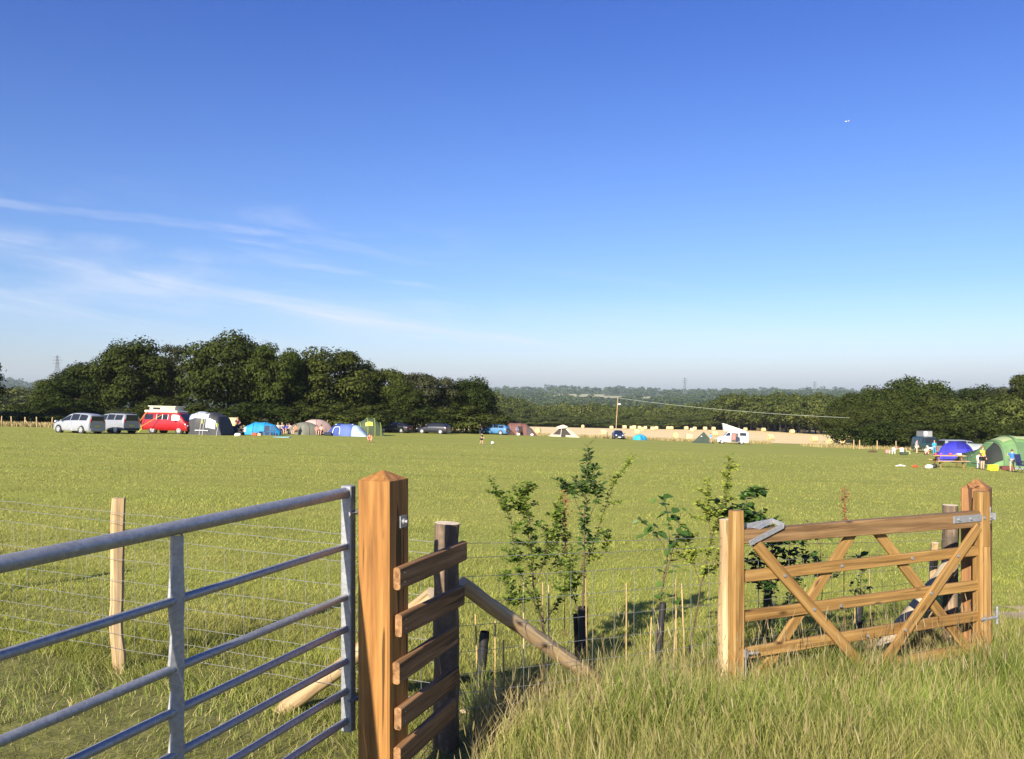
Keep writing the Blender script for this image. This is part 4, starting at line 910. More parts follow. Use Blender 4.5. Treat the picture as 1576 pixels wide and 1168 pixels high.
quad('ground_cloth', [(-w-.15, -L-.08, 0), (-w+.0, -L-.08, .34), (-.55, -L-.08, .34), (-.55, -L-.08, 0)], cr, CT); quad('ground_cloth', [(.2, -L-.1, 0), (.2, -L-.1, .34), (w-.55, -L-.1, .30), (w-.35, -L-.1, 0)], cr, CT)
MB().tube([(-.62, -L-.12, 0), (-.5, -L-.1, 1.6)], .04, 6).build('tent_pole', whit, CT)
# small sky blue dome with mast
SB = tent_root('dome_tent', 985, 140, 0, 'tiny sky blue dome tent at the stubble edge'); sb = fabric((.03, .40, .70)); f = dome(SB, 1.12, 1.1, .95, [sb], polemat=sb, a0=.7); surf('door_flap', f, R(262), R(285), 0, .55, 3, 5, fabric((.02, .2, .4)), SB, .02)
MB().tube([(-.1, 0, .9), (-.1, 0, 1.9)], .025, 5).build('mast', blackp, SB)
# green pyramid tent
PT = tent_root('pyramid_tent', 1081, 128, 0, 'green pyramid tent left of the white camper van'); pg = fabric((.14, .21, .08)); b = 1.75
P = [(-b-.1, -1.2, 0), (.8, -1.5, 0), (b+.1, .2, 0), (.4, 1.5, 0), (-1.2, 1.2, 0), (.15, 0, 1.72)]
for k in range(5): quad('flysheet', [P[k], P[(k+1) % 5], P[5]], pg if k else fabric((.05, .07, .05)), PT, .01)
quad('front_vent', [(-.45, -.62, .98), (-.2, -.66, .98), (-.22, -.5, 1.15)], whit, PT)
# royal blue dome
RB = tent_root('dome_tent', 1472, 69, 4, 'royal blue dome tent behind the picnic table'); rb = fabric((.035, .035, .42)); f = dome(RB, 1.50, 1.45, 1.62, [rb, fabric((.05, .05, .50))], polemat=paint((.02, .02, .2)), a0=.3)
surf('door_flap', f, R(240), R(300), .42, .8, 5, 5, fabric((.02, .02, .26)), RB, .025)
# dark green low tent beside it
DG = tent_root('low_tent', 1502, 64, -8, 'low dark green tent between royal blue dome and big green tent'); f = tunnel(DG, [(-1.6, .6, .1), (-.9, .9, .75), (.3, 1.0, 1.15), (1.2, .9, 1.0), (1.7, .8, .3)], fabric((.045, .085, .04)), poles=True)
surf('mesh_panel', f, -.6, .5, .72, .95, 4, 4, paint((.09, .12, .08), .8), DG, .02)
# pale tent behind
PTn = tent_root('tunnel_tent', 1507, 73, 0, 'pale lilac white tent showing behind the low dark green tent'); f = tunnel(PTn, [(-1.6, 1, .8), (-1.1, 1.1, 1.5), (.8, 1.1, 1.5), (1.6, 1, .9)], fabric((.36, .40, .36)), poles=False); surf('side_panel', f, -1.2, -.2, .75, .95, 4, 4, fabric((.62, .55, .66)), PTn, .02); surf('side_panel', f, .1, 1.1, .75, .95, 4, 4, fabric((.60, .36, .28)), PTn, .02)
# big green tunnel tent at the right edge
BG = tent_root('family_tent', 1556, 54.5, -6, 'large light green family tunnel tent at right edge of the field'); g1 = fabric((.16, .30, .11)); g2 = fabric((.40, .46, .22)); g3 = fabric((.10, .20, .085))
f = tunnel(BG, [(-2.1, 1.6, .25), (-1.75, 1.75, 1.1), (-1.15, 1.8, 1.8), (-.3, 1.85, 2.12), (1.4, 1.85, 2.15), (3.0, 1.8, 2.0), (4.2, 1.6, .3)], g1, e=.7, poles=False)
surf('roof_panel', f, -1.3, 2.6, .42, .66, 10, 6, g2, BG, .02); surf('door_panel', f, -.35, .95, .73, .97, 6, 6, g3, BG, .02)
surf('porch_mesh', f, -2.05, -1.25, .55, .93, 5, 6, paint((.02, .025, .02), .9), BG, .025); surf('side_panel', f, -1.25, -.45, .75, .98, 5, 6, fabric((.13, .25, .10)), BG, .025)
for xx in (-2.08, -1.2, -.38): MB().tube([f(xx, j/20)*1.012 for j in range(8, 21)], .03, 5).build('pole', paint((.10, .14, .09), .7), BG)
quad('mud_flap', [(-1.1, -1.88, .02), (4.2, -1.88, .02), (4.2, -1.92, .14), (-1.1, -1.92, .14)], paint((.25, .26, .27), .8), BG)

# ------------------------------------------------------------------ people
def skinmesh(name, chains, mat, parent, sub=1):
    """chains share joints by name: {joint: (pos, radius)}, edges"""
    J, E = chains; names = list(J); idx = {n: i for i, n in enumerate(names)}
    me = bpy.data.meshes.new(name); me.from_pydata([J[n][0] for n in names], [(idx[a], idx[b]) for a, b in E], [])
    me.materials.append(mat); o = bpy.data.objects.new(name, me); link(o, parent)
    o.modifiers.new('Skin', 'SKIN')
    lay = me.skin_vertices[0].data
    for i, n in enumerate(names): r = J[n][1]; lay[i].radius = (r, r) if not hasattr(r, '__len__') else r; lay[i].use_root = (i == 0)
    s = o.modifiers.new('Sub', 'SUBSURF'); s.levels = sub; s.render_levels = sub
    return o
POSE = {   # joint positions for a body 1 m tall facing -y
 'stand': dict(pel=(0, 0, .53), abd=(0, -.005, .62), che=(0, 0, .72), nek=(0, 0, .83), hed=(0, -.01, .885), top=(0, -.01, .945), sh=(.105, 0, .80), el=(.14, .01, .64), wr=(.135, -.05, .50), hip=(.052, 0, .50), kn=(.06, -.01, .28), an=(.06, .01, .045), to=(.07, -.075, .02)),
 'walk': dict(pel=(0, 0, .52), abd=(0, -.01, .61), che=(0, -.02, .71), nek=(0, -.03, .82), hed=(0, -.045, .875), top=(0, -.045, .935), sh=(.105, -.02, .79), el=(.14, -.03, .64), wr=(.11, -.15, .58), hip=(.052, 0, .49), kn=(.06, -.05, .28), an=(.06, .02, .05), to=(.07, -.06, .025)),
 'sit': dict(pel=(0, .05, .27), abd=(0, .07, .36), che=(0, .08, .46), nek=(0, .07, .57), hed=(0, .055, .625), top=(0, .055, .685), sh=(.105, .08, .54), el=(.14, .03, .40), wr=(.09, -.09, .36), hip=(.055, .04, .26), kn=(.075, -.20, .29), an=(.07, -.21, .055), to=(.075, -.29, .025)),
 'ground': dict(pel=(0, .05, .08), abd=(0, .06, .17), che=(0, .04, .27), nek=(0, .02, .38), hed=(0, 0, .43), top=(0, 0, .49), sh=(.105, .03, .35), el=(.15, -.05, .24), wr=(.09, -.18, .22), hip=(.06, .03, .08), kn=(.11, -.18, .19), an=(.06, -.30, .05), to=(.07, -.37, .05)),
 'crouch': dict(pel=(0, .10, .20), abd=(0, .07, .29), che=(0, .0, .38), nek=(0, -.06, .47), hed=(0, -.09, .52), top=(0, -.10, .58), sh=(.105, -.03, .44), el=(.14, -.10, .30), wr=(.10, -.20, .22), hip=(.06, .10, .19), kn=(.10, -.12, .25), an=(.07, .05, .045), to=(.08, -.05, .02)),
}
def person(loc, rot, h, pose, label, shirt, legs, hair, longt=False, longsl=False, group=None, arms=None, shoes=(.05, .05, .05)):
    T = thing('person', loc, label, 'person', group, R(rot), h); p = POSE[pose]
    J = {}; m = lambda v, s: Vector((v[0]*s, v[1], v[2]))
    J['pel'] = (p['pel'], (.085, .06)); J['abd'] = (p['abd'], (.07, .055)); J['che'] = (p['che'], (.09, .062)); J['nek'] = (p['nek'], .032); J['hed'] = (p['hed'], (.045, .052)); J['top'] = (p['top'], (.035, .042))
    E = [('pel', 'abd'), ('abd', 'che'), ('che', 'nek'), ('nek', 'hed'), ('hed', 'top')]
    for s, k in ((1, 'r'), (-1, 'l')):
        el, wr_ = p['el'], p['wr']
        if arms and k in arms: el, wr_ = arms[k]
        J['sh'+k] = (m(p['sh'], s), .036); J['el'+k] = (m(el, s), .026); J['wr'+k] = (m(wr_, s), .018)
        d = (m(wr_, s)-m(el, s)).normalized(); side = Vector((0, 1, 0)) if abs(d.y) < .8 else Vector((0, 0, 1)); pl = m(wr_, s)+d*.045; J['pa'+k] = (pl, (.022, .014))
        E += [('che', 'sh'+k), ('sh'+k, 'el'+k), ('el'+k, 'wr'+k), ('wr'+k, 'pa'+k)]
        for q, (o_, L) in enumerate(((-.017, .032), (-.006, .038), (.006, .036), (.017, .028))):
            J['f%d%s' % (q, k)] = (pl+side*o_+d*.012, .006); J['g%d%s' % (q, k)] = (pl+side*o_*1.2+d*(.012+L)+Vector((0, -.008, 0)), .005); E += [('pa'+k, 'f%d%s' % (q, k)), ('f%d%s' % (q, k), 'g%d%s' % (q, k))]
        J['th'+k] = (m(wr_, s)+d*.02-side*.028, .007); J['ti'+k] = (m(wr_, s)+d*.05-side*.038, .006); E += [('wr'+k, 'th'+k), ('th'+k, 'ti'+k)]
        st = (.035 if pose == 'walk' else 0)*s
        kn = m(p['kn'], s)+Vector((0, -st*1.5, 0)); an = m(p['an'], s)+Vector((0, -st*3, 0)); to = m(p['to'], s)+Vector((0, -st*3, 0))
        J['hip'+k] = (m(p['hip'], s), .055); J['kn'+k] = (kn, .038); J['an'+k] = (an, .024); J['to'+k] = (to, (.022, .018))
        E += [('pel', 'hip'+k), ('hip'+k, 'kn'+k), ('kn'+k, 'an'+k), ('an'+k, 'to'+k)]
    hd = Vector(p['hed']); tp = Vector(p['top'])
    J['nose'] = (hd+Vector((0, -.055, .012)), .009); E += [('hed', 'nose')]
    body = skinmesh('body', (J, E), skinm, T)
    def sub(keys, k, edges): return ({n: (J[n][0], tuple(x*k for x in J[n][1]) if hasattr(J[n][1], '__len__') else J[n][1]*k) for n in keys}, edges)
    arm = [('sh', 'el')]+([('el', 'wr')] if longsl else [])
    keys = ['pel', 'abd', 'che']+[a+k for k in 'rl' for a in (['sh', 'el']+(['wr'] if longsl else []))]
    S, Ed = sub(keys, 1.17, [('pel', 'abd'), ('abd', 'che')]+[('che', 'sh'+k) for k in 'rl']+[(a+k, b+k) for k in 'rl' for a, b in arm])
    for k in 'rl':
        if not longsl: S['el'+k] = (Vector(S['sh'+k][0]).lerp(Vector(S['el'+k][0]), .7), S['el'+k][1]*1.15)
    skinmesh('shirt', (S, Ed), cloth(shirt), T)
    keys = ['pel']+[a+k for k in 'rl' for a in (['hip', 'kn']+(['an'] if longt else []))]
    S, Ed = sub(keys, 1.22, [('pel', 'hip'+k) for k in 'rl']+[('hip'+k, 'kn'+k) for k in 'rl']+([('kn'+k, 'an'+k) for k in 'rl'] if longt else []))
    if not longt:
        for k in 'rl': S['kn'+k] = (Vector(S['hip'+k][0]).lerp(Vector(S['kn'+k][0]), .75), S['kn'+k][1]*1.1)
    skinmesh('trousers' if longt else 'shorts', (S, Ed), cloth(legs), T)
    mh = MB(); c = hd.lerp(tp, .62)+Vector((0, .012, .008)); mh.ball(c, (.052, .058, .055), 12, 8); mh.build('hair', paint(hair, .8, 0, .25, 20, 'hair'), T)
    me_ = MB()
    for s in (1, -1): me_.ball(hd+Vector((s*.019, -.048, .022)), .006, 6, 4)
    me_.build('eyes', blackp, T)
    for k in 'rl':
        an, to = J['an'+k][0], J['to'+k][0]; mm = MB(); mm.tube([Vector(an)+Vector((0, .02, -.02)), Vector(to)+Vector((0, -.01, 0))], [.031, .027], 8); mm.build('shoe', paint(shoes, .7), T)
    return T
brn = (.05, .025, .012); blk = (.012, .01, .008); blond = (.35, .22, .09)
def PP(u, Y, dz=0): return GP(u, Y, dz)
person(PP(366, 82), 10, 1.75, 'stand', 'man in dark red shirt and shorts standing beside the blue shelter', (.09, .012, .02), (.02, .02, .025), (.25, .12, .05), arms={'r': ((.13, -.02, .64), (.06, -.11, .6))})
person(PP(372, 81), -20, 1.6, 'ground', 'person reclining in dark clothes at the foot of the standing man', (.02, .02, .025), (.02, .025, .03), brn)
grp = 'people seated together behind the blue shelter'
for (u, Y, h, pose, rt, sh, lg, hr, lb) in ((428, 93, 1.7, 'sit', 20, (.45, .42, .38), (.1, .1, .12), blond, 'fair person in pale top, leftmost of the seated group'),
   (434, 94, 1.7, 'sit', 0, (.30, .32, .30), (.05, .05, .06), (.4, .32, .22), 'person in grey-white top, second from left in the seated group'),
   (437, 91, 1.55, 'sit', 30, (.03, .05, .22), (.02, .03, .12), brn, 'person in navy top in the middle of the seated group'),
   (441, 93, 1.65, 'sit', -15, (.03, .045, .25), (.02, .03, .08), blk, 'dark haired person in blue hoodie right of the navy top'),
   (445, 94, 1.7, 'sit', 10, (.60, .42, .36), (.05, .04, .05), brn, 'person in pale pink top fourth along the seated group'),
   (454, 90, 1.6, 'sit', -30, (.70, .16, .06), (.5, .3, .22), brn, 'person in orange top seated beside the olive grey dome'),
   (488, 91.5, 1.55, 'sit', 20, (.45, .22, .18), (.03, .02, .03), brn, 'sunburnt person seated left in front of the pink dome'),
   (494, 91, 1.6, 'sit', -10, (.55, .28, .24), (.05, .02, .04), blk, 'person in pink top seated right in front of the pink dome')):
    person(PP(u, Y), rt, h, pose, lb, sh, lg, hr, group=grp if u < 460 else None)
person(PP(569, 68), 15, 1.25, 'crouch', 'child in orange pink top crouching on open grass', (.80, .24, .12), (.7, .3, .18), (.08, .03, .015))
person(PP(741, 74), 65, 1.05, 'walk', 'small child in black running on the grass towards a white ball', (.012, .012, .015), (.012, .012, .014), blk)
person(PP(739, 124), 40, 1.6, 'stand', 'person in dark plum top standing at the nose of the blue estate', (.05, .02, .04), (.02, .03, .06), brn, longt=True)
person(PP(796, 131), 20, 1.45, 'stand', 'person in blue standing in the doorway of the brown tunnel tent', (.08, .16, .38), (.04, .07, .2), brn)
person(PP(1094, 127), 160, 1.6, 'stand', 'person in turquoise blue top between pyramid tent and white camper', (.06, .30, .50), (.3, .28, .2), brn)
person(PP(1411, 96), 40, 1.65, 'stand', 'person in lilac grey shirt and white shorts left of the green camper van', (.28, .25, .33), (.65, .55, .52), brn)
person(PP(1426, 92), -20, 1.7, 'ground', 'person lying back in front of the green camper van', (.60, .40, .33), (.08, .02, .03), brn)
person(PP(1438, 93), 0, 1.6, 'stand', 'person in bright turquoise right of the green camper van', (.03, .30, .50), (.03, .25, .42), blond, longt=True, longsl=True)
person(PP(1512, 51), 20, 1.42, 'stand', 'boy in yellow shirt and black shorts beside the low dark green tent', (.85, .50, .03), (.012, .012, .015), (.25, .10, .04), arms={'l': ((.16, -.09, .68), (.23, -.20, .70))})
person(PP(1506, 52), 10, 1.0, 'stand', 'small child in white behind the boy in the yellow shirt', (.70, .66, .64), (.65, .6, .6), brn, longt=True)
person(PP(1557.5, 48.5), 170, 1.32, 'stand', 'boy in blue T-shirt and grey shorts facing the large green tent', (.04, .16, .52), (.32, .32, .30), (.12, .06, .03), arms={'r': ((.15, -.06, .68), (.12, -.16, .74))})
# ------------------------------------------------------------------ camp clutter
def prop(name, loc, label, cat, parts, rot=0, group=None):
    """parts: (name, MB, material)"""
    if len(parts) == 1:
        o = parts[0][1].build(name, parts[0][2]); o.location = loc; o.rotation_euler = (0, 0, R(rot)); return tag(o, label, cat, group)
    T = thing(name, loc, label, cat, group, R(rot))
    for n, mb, mt in parts: mb.build(n, mt, T)
    return T
pk = wood('picnic_timber', (.30, .18, .08), (.50, .33, .16), (.62, .44, .24), .8, 1, .2)
T = thing('picnic_table', GP(1460, 53), 'wooden A-frame picnic table in front of the royal blue dome', 'picnic table', None, R(-5))
m = MB(); 
for k in range(4): m.box((0, -.27+.18*k, .74), (1.9, .165, .035), None, .005)
m.build('table_top', pk, T)
for s in (1, -1):
    m = MB(); m.box((0, s*.68-.07, .44), (1.9, .12, .035), None, .005); m.box((0, s*.68+.07, .44), (1.9, .12, .035), None, .005); m.build('bench', pk, T)
    m = MB(); xx = s*.68
    bar(m, (xx, -.55, 0), (xx, -.12, .72), .09, .04, (1, 0, 0)); bar(m, (xx, .55, 0), (xx, .12, .72), .09, .04, (1, 0, 0)); m.box((xx+.045, 0, .40), (.04, 1.5, .09)); m.box((xx+.045, 0, .70), (.04, .68, .07)); m.build('frame', w_board, T)
tt = .76
def ontable(dx, dy): p = T.location.copy(); return Vector((p.x+dx, p.y+dy, p.z+tt))
for k, (dx, c, l) in enumerate(((-.75, (.55, .03, .10), 'red tub at the left end of the picnic table'), (-.45, (.25, .05, .5), 'purple cup on the picnic table near its left end'), (.12, (.60, .06, .04), 'red cup in the middle of the picnic table'), (.62, (.65, .5, .45), 'pale food box on the right end of the picnic table'), (.38, (.55, .5, .52), 'white plate stack right of the red cup on picnic table'))):
    m = MB()
    if k == 3: m.box((0, 0, .06), (.26, .2, .12), None, .02)
    elif k == 4: m.tube([(0, 0, 0), (0, 0, .05)], [.08, .14], 14)
    else: m.tube([(0, 0, 0), (0, 0, .12), (0, 0, .13)], [.06, .085, .075], 12)
    prop(('tub', 'cup', 'cup', 'food_box', 'plate_stack')[k], ontable(dx, .1-.05*k), l, ('tub', 'cup', 'cup', 'box', 'plates')[k], [('x', m, paint(c, .5))])
m = MB().ball((0, 0, .11), (.24, .16, .13), 12, 6); m.box((-.14, 0, .08), (.2, .15, .12), None, .04)
prop('bag', GP(1430, 50), 'white bag lying on grass left of the picnic table', 'bag', [('x', m, paint((.62, .66, .62), .8))])
m = MB().ball((0, 0, .12), (.16, .12, .16), 12, 6); m.box((0, 0, .05), (.18, .2, .1), None, .03); prop('rucksack', GP(1438.5, 51), 'dark rucksack between white bag and picnic table', 'bag', [('x', m, blackp)])
m = MB().tube([(-.2, 0, .04), (-.06, 0, .07), (.1, .02, .07), (.21, 0, .03)], [.03, .08, .07, .03], 8); prop('jacket', GP(1408, 51), 'rust red jacket dropped on the grass left of the white bag', 'jacket', [('x', m, cloth((.40, .06, .02)))])
m = MB().tube([(-.3, 0, .03), (0, .05, .06), (.3, 0, .03)], [.03, .06, .03], 8); prop('towel', GP(1386, 52), 'small white cloth on the grass, left of the rust red jacket', 'towel', [('x', m, cloth((.6, .58, .52)))])
m = MB().box((0, 0, .17), (.48, .32, .3), None, .03); m2 = MB().box((0, 0, .34), (.5, .34, .05), None, .02); prop('crate', GP(1528, 49), 'bright yellow plastic box on grass before the big green tent', 'box', [('box_body', m, paint((.75, .68, .03), .45)), ('lid', m2, paint((.80, .74, .05), .4))])
m = MB().box((0, 0, .12), (.75, .4, .22), None, .03); prop('storage_box', GP(1550, 51.5), 'maroon storage box against the foot of the big green tent', 'box', [('x', m, paint((.14, .035, .03), .6))])
# navy camp chair at the right frame edge
T = thing('camp_chair', GP(1574, 47.5), 'navy camping chair with white trim at the right edge', 'camping chair', None, R(30)); nv = cloth((.012, .02, .09))
m = MB().box((0, 0, .42), (.56, .5, .05), None, .02); m.build('seat', nv, T); m = MB().box((0, .26, .72), (.56, .06, .62), Matrix.Rotation(R(-12), 3, 'X'), .02); m.build('backrest', nv, T)
for s in (1, -1):
    m = MB(); bar(m, (s*.27, -.24, 0), (s*.27, .22, .62), .02, .02); bar(m, (s*.27, .24, 0), (s*.27, -.24, .6), .02, .02); bar(m, (s*.27, -.28, .62), (s*.27, .26, .62), .03, .05); m.build('side_frame', blackp, T)
MB().box((0, -.27, .5), (.56, .02, .12), None, .01).build('trim', whit, T)
# red-topped folding table with white chairs in front of the right wood
T = thing('folding_table', GP(1382, 93), 'folding table with a red-and-white cloth left of the green camper', 'table', None, R(5), .85)
MB().box((0, 0, .72), (1.3, .75, .05), None, .01).build('table_top', whit, T); MB().box((0, -.02, .755), (1.34, .79, .02), None, .004).build('tablecloth', cloth((.62, .12, .10)), T)
for sx in (-.55, .55):
    for sy in (-.3, .3): MB().tube([(sx, sy, 0), (sx, sy, .7)], .03, 6).build('leg', whit, T)
def plastic_chair(u, Y, rot, lb, mt):
    T = thing('garden_chair', GP(u, Y), lb, 'chair', 'light garden chairs near the red-topped table', R(rot), .72)
    MB().box((0, 0, .44), (.5, .48, .04), None, .015).build('seat', mt, T); MB().box((0, .25, .72), (.48, .04, .55), Matrix.Rotation(R(-10), 3, 'X'), .015).build('backrest', mt, T)
    for sx in (-.22, .22):
        for sy in (-.2, .2): MB().tube([(sx*1.1, sy*1.1, 0), (sx, sy, .43)], .022, 5).build('leg', mt, T)
cy = paint((.62, .60, .38), .5)
plastic_chair(1373, 91, 200, 'white garden chair left of the red-topped table', whit); plastic_chair(1388, 90, 150, 'white garden chair right of the red-topped table', whit); plastic_chair(1398, 92, 60, 'pale yellow-green garden chair nearest the person in lilac grey', cy)
m = MB().box((0, 0, .16), (.7, .45, .28), None, .05); prop('cool_box', GP(1391, 87), 'dark green cool box in front of the garden chairs', 'cool box', [('x', m, paint((.04, .06, .03), .6))])
m = MB().tube([(-.5, 0, .08), (0, 0, .16), (.5, 0, .07)], [.08, .15, .06], 8); prop('bag', GP(1343, 97), 'dark duffel bag lying in dry grass at the foot of the right wood', 'bag', [('x', m, cloth((.08, .05, .03)))])
m = MB().box((0, 0, .2), (.5, .4, .4), None, .05); prop('rucksack', GP(1366, 94), 'pinkish rucksack left of the red-topped table', 'bag', [('x', m, cloth((.45, .22, .18)))])
# left camp
m = MB().ball((0, 0, .14), (.32, .26, .16), 12, 6); m.box((0, 0, .08), (.5, .3, .14), None, .04); prop('washing_bowl', GP(366, 76), 'white bowl on the grass in front of the standing man', 'bowl', [('x', m, whit)])
T = thing('folded_chair', GP(361, 80), 'dark low camp chair left of the reclining person', 'camping chair', None, R(20)); MB().box((0, 0, .3), (.6, .6, .05), Matrix.Rotation(R(20), 3, 'X'), .02).build('seat', cloth((.02, .025, .03)), T); MB().box((0, .35, .6), (.6, .05, .6), Matrix.Rotation(R(-30), 3, 'X'), .02).build('backrest', cloth((.02, .025, .03)), T)
m = MB().box((0, 0, .16), (.5, .35, .3), None, .04); m2 = MB().box((.45, 0, .13), (.35, .3, .24), None, .04); prop('shopping_bag', GP(392, 79), 'reddish brown bags in front of the bright blue shelter', 'bag', [('bag_body', m, cloth((.30, .08, .04))), ('pouch', m2, cloth((.45, .33, .2)))])
for (u, l, c) in ((411, 'folding camp chair right of the bright blue shelter, nearer the shelter', (.04, .05, .09)), (420, 'folding camp chair right of the bright blue shelter, nearer the seated group', (.03, .10, .20))):
    T = thing('camp_chair', GP(u, 83), l, 'camping chair', 'dark camp chairs beside the blue shelter', R(15)); MB().box((0, 0, .42), (.5, .48, .04), None, .01).build('seat', cloth(c), T); MB().box((0, .24, .7), (.5, .04, .5), Matrix.Rotation(R(-14), 3, 'X'), .01).build('backrest', cloth(c), T)
    for s in (1, -1):
        m = MB(); bar(m, (s*.25, -.22, 0), (s*.25, .2, .6), .03, .03); bar(m, (s*.25, .22, 0), (s*.25, -.22, .6), .03, .03); m.build('side_frame', galv, T)
m = MB().box((0, 0, .03), (1.5, .9, .05), None, .01); prop('picnic_blanket', GP(434, 77), 'pale blue blanket flat on the grass before the seated group', 'blanket', [('x', m, cloth((.22, .42, .50)))])
m = MB().ball((0, 0, .14), .14, 14, 10); m2 = MB()
for k in range(6): m2.ball((.135*math.cos(k*1.05)*.8, -.135*abs(math.sin(k*2.1))*.75, .14+.05*math.sin(k*2)), (.03, .03, .03), 6, 4)
prop('football', GP(758, 76), 'white football on the grass near the running child', 'ball', [('ball_shell', m, whit), ('panel', m2, paint((.2, .2, .2)))])
for (u, Y, l) in ((798, 128, 'white bag left of the brown tunnel tent doorway'), (819, 129, 'white bag at the right foot of the brown tunnel tent')):
    m = MB().ball((0, 0, .16), (.26, .2, .2), 10, 6); m.box((0, 0, .1), (.34, .26, .18), None, .05); prop('bag', GP(u, Y), l, 'bag', [('x', m, whit)])
T = thing('camp_chair', GP(1136, 126), 'dark camp chair under the open side door of the white camper', 'camping chair', None, R(-10)); MB().box((0, 0, .45), (.6, .5, .06), None, .02).build('seat', cloth((.03, .05, .09)), T); MB().box((0, .25, .8), (.6, .06, .6), Matrix.Rotation(R(-10), 3, 'X'), .02).build('backrest', cloth((.02, .03, .06)), T)
for s in (1, -1):
    m = MB(); bar(m, (s*.28, -.24, 0), (s*.28, .2, .62), .03, .03); bar(m, (s*.28, .24, 0), (s*.28, -.24, .6), .03, .03); m.build('side_frame', blackp, T)
# ------------------------------------------------------------------ bales
strawm = paint((.60, .47, .24), .9, 0, .22, 3, 'straw', bmp=1.0); strawend = paint((.44, .33, .17), .95, 0, .35, 9, 'straw_end', bmp=.8)
def make_bale():
    T = thing('straw_bale', (0, 0, 0), 'x', 'straw bale', 'round straw bales on the stubble field'); m = MB(); r = .66; rnd = random.Random(3); n = 22; k = 7
    vs = []; fs = []
    for i in range(k+1):
        x = -.62+1.24*i/k; e = .965 if i in (0, k) else 1
        for j in range(n):
            a = 2*math.pi*j/n; rr = r*e*rnd.uniform(.975, 1.02); vs.append((x, rr*math.cos(a), r*.97+rr*math.sin(a)))
    for i in range(k):
        for j in range(n): fs.append((i*n+j, i*n+(j+1) % n, (i+1)*n+(j+1) % n, (i+1)*n+j))
    m.add(vs, fs, True); m.build('straw_roll', strawm, T)
    for s in (1, -1):
        e = MB(); c = (s*.615, 0, r*.97); q = [(s*(.615+.015*math.sin(t*3)), r*.95*t/4*math.cos(2*math.pi*j/n), r*.97+r*.95*t/4*math.sin(2*math.pi*j/n)) for t in range(1, 5) for j in range(n)]
        e.add([c]+q, [(0, 1+j, 1+(j+1) % n) for j in range(n)]+[(1+t*n+j, 1+t*n+(j+1) % n, 1+(t+1)*n+(j+1) % n, 1+(t+1)*n+j) for t in range(3) for j in range(n)], False); e.build('bale_end', strawend, T)
    return T
bales = [(897, 658, 80), (941, 661, 5), (961, 657.5, 3), (972, 661.5, 5), (976, 657.5, 0), (984, 657.5, 10), (988, 664, 85), (993, 657.5, 5), (1004, 662.5, 5), (1010, 657.5, 10), (1028, 657.8, 0), (1033, 659.5, 15), (1056, 658.5, 8), (1069, 658, 4), (1065, 665, -8),
  (1040, 675, 80), (1060, 678, 5), (928, 670, 10), (1085, 660, 6), (1098, 659.5, 0), (1099, 671.5, 12), (1116, 665, 4), (1147, 663, 8), (1168, 661, 0), (1175, 664.5, 14), (1185, 678, 20), (1207, 664.5, 5), (1219, 667.5, 14), (1236, 667, 18), (1252, 680.5, 15), (1278, 686, 28),
  (1281, 668.5, 10), (1287, 669, 4), (1296, 683, 60), (980, 669, 5), (828, 667.5, 78), (1262, 668.5, 8)]
proto = make_bale(); ranks = sorted(range(len(bales)), key=lambda i: bales[i][0])
ordn = ['first', 'second', 'third', 'fourth', 'fifth', 'sixth', 'seventh', 'eighth', 'ninth', 'tenth', 'eleventh', 'twelfth', 'thirteenth', 'fourteenth', 'fifteenth', 'sixteenth', 'seventeenth', 'eighteenth', 'nineteenth', 'twentieth', 'twenty-first', 'twenty-second', 'twenty-third', 'twenty-fourth', 'twenty-fifth', 'twenty-sixth']
far_ = [i for i in ranks if bales[i][1] < 662 or (bales[i][0] > 1140 and bales[i][1] < 670)]; near_ = [i for i in ranks if i not in far_]
for i, (u, v, rt) in enumerate(bales):
    o = proto if i == 0 else copy_tree(proto); p = GV(u, v, 150, 322); p.z += .05; o.location = p; o.rotation_euler = (0, 0, R(rt+random.Random(i).uniform(-6, 6))); s_ = random.Random(i+50).uniform(.92, 1.08); o.scale = (s_,)*3
    o['label'] = ('round straw bale, %s from the left of those along the far crest of the stubble' % ordn[far_.index(i)]) if i in far_ else ('round straw bale, %s from the left of the nearer bales on the stubble' % ordn[near_.index(i)])
    o['group'] = 'round straw bales on the stubble field'
bl_ = copy_tree(proto); bl_.location = GP(730, 142); bl_.rotation_euler = (0, 0, R(4)); bl_.scale = (1.1,)*3; bl_['label'] = 'lone straw bale between the black hatchback and the mid blue estate'
bl_ = copy_tree(proto); bl_.location = GP(354, 96); bl_.rotation_euler = (0, 0, R(10)); bl_.scale = (1.25,)*3; bl_['label'] = 'straw bale behind the standing man, right of the charcoal awning'

# ------------------------------------------------------------------ small posts along the field edge
def epost(u, Y, h, l, mt=w_pale, r=.06, grp='pale posts of the far field-edge fence', lean=0):
    p = GP(u, Y, -.1); T = thing('fence_post', p, l, 'fence post', grp); o = rpole('post_body', p, p+Vector((lean, 0, h+.1)), r, r*.9, mt, T, u, .01, w_end, 8); return T
for k, (u, h) in enumerate(((2, 1.15), (18, 1.15), (38, 1.1), (57, 1.15), (80, 1.15))):
    epost(u, 96, h, 'pale post of the far left fence, %s from the left frame edge' % ordn[k], r=.075, lean=.06*(-1)**k)
p = GP(38, 96, .8); q = GP(47, 96, .0); T = thing('fence_strut', q, 'diagonal strut leaning on the third pale post at far left', 'fence strut'); rpole('strut_body', p, q, .07, .07, w_pale, T, 3, .01, w_end, 8)
epost(47.5, 95.5, 1.0, 'thin dark post right of the diagonal strut at far left', blackp, .03)
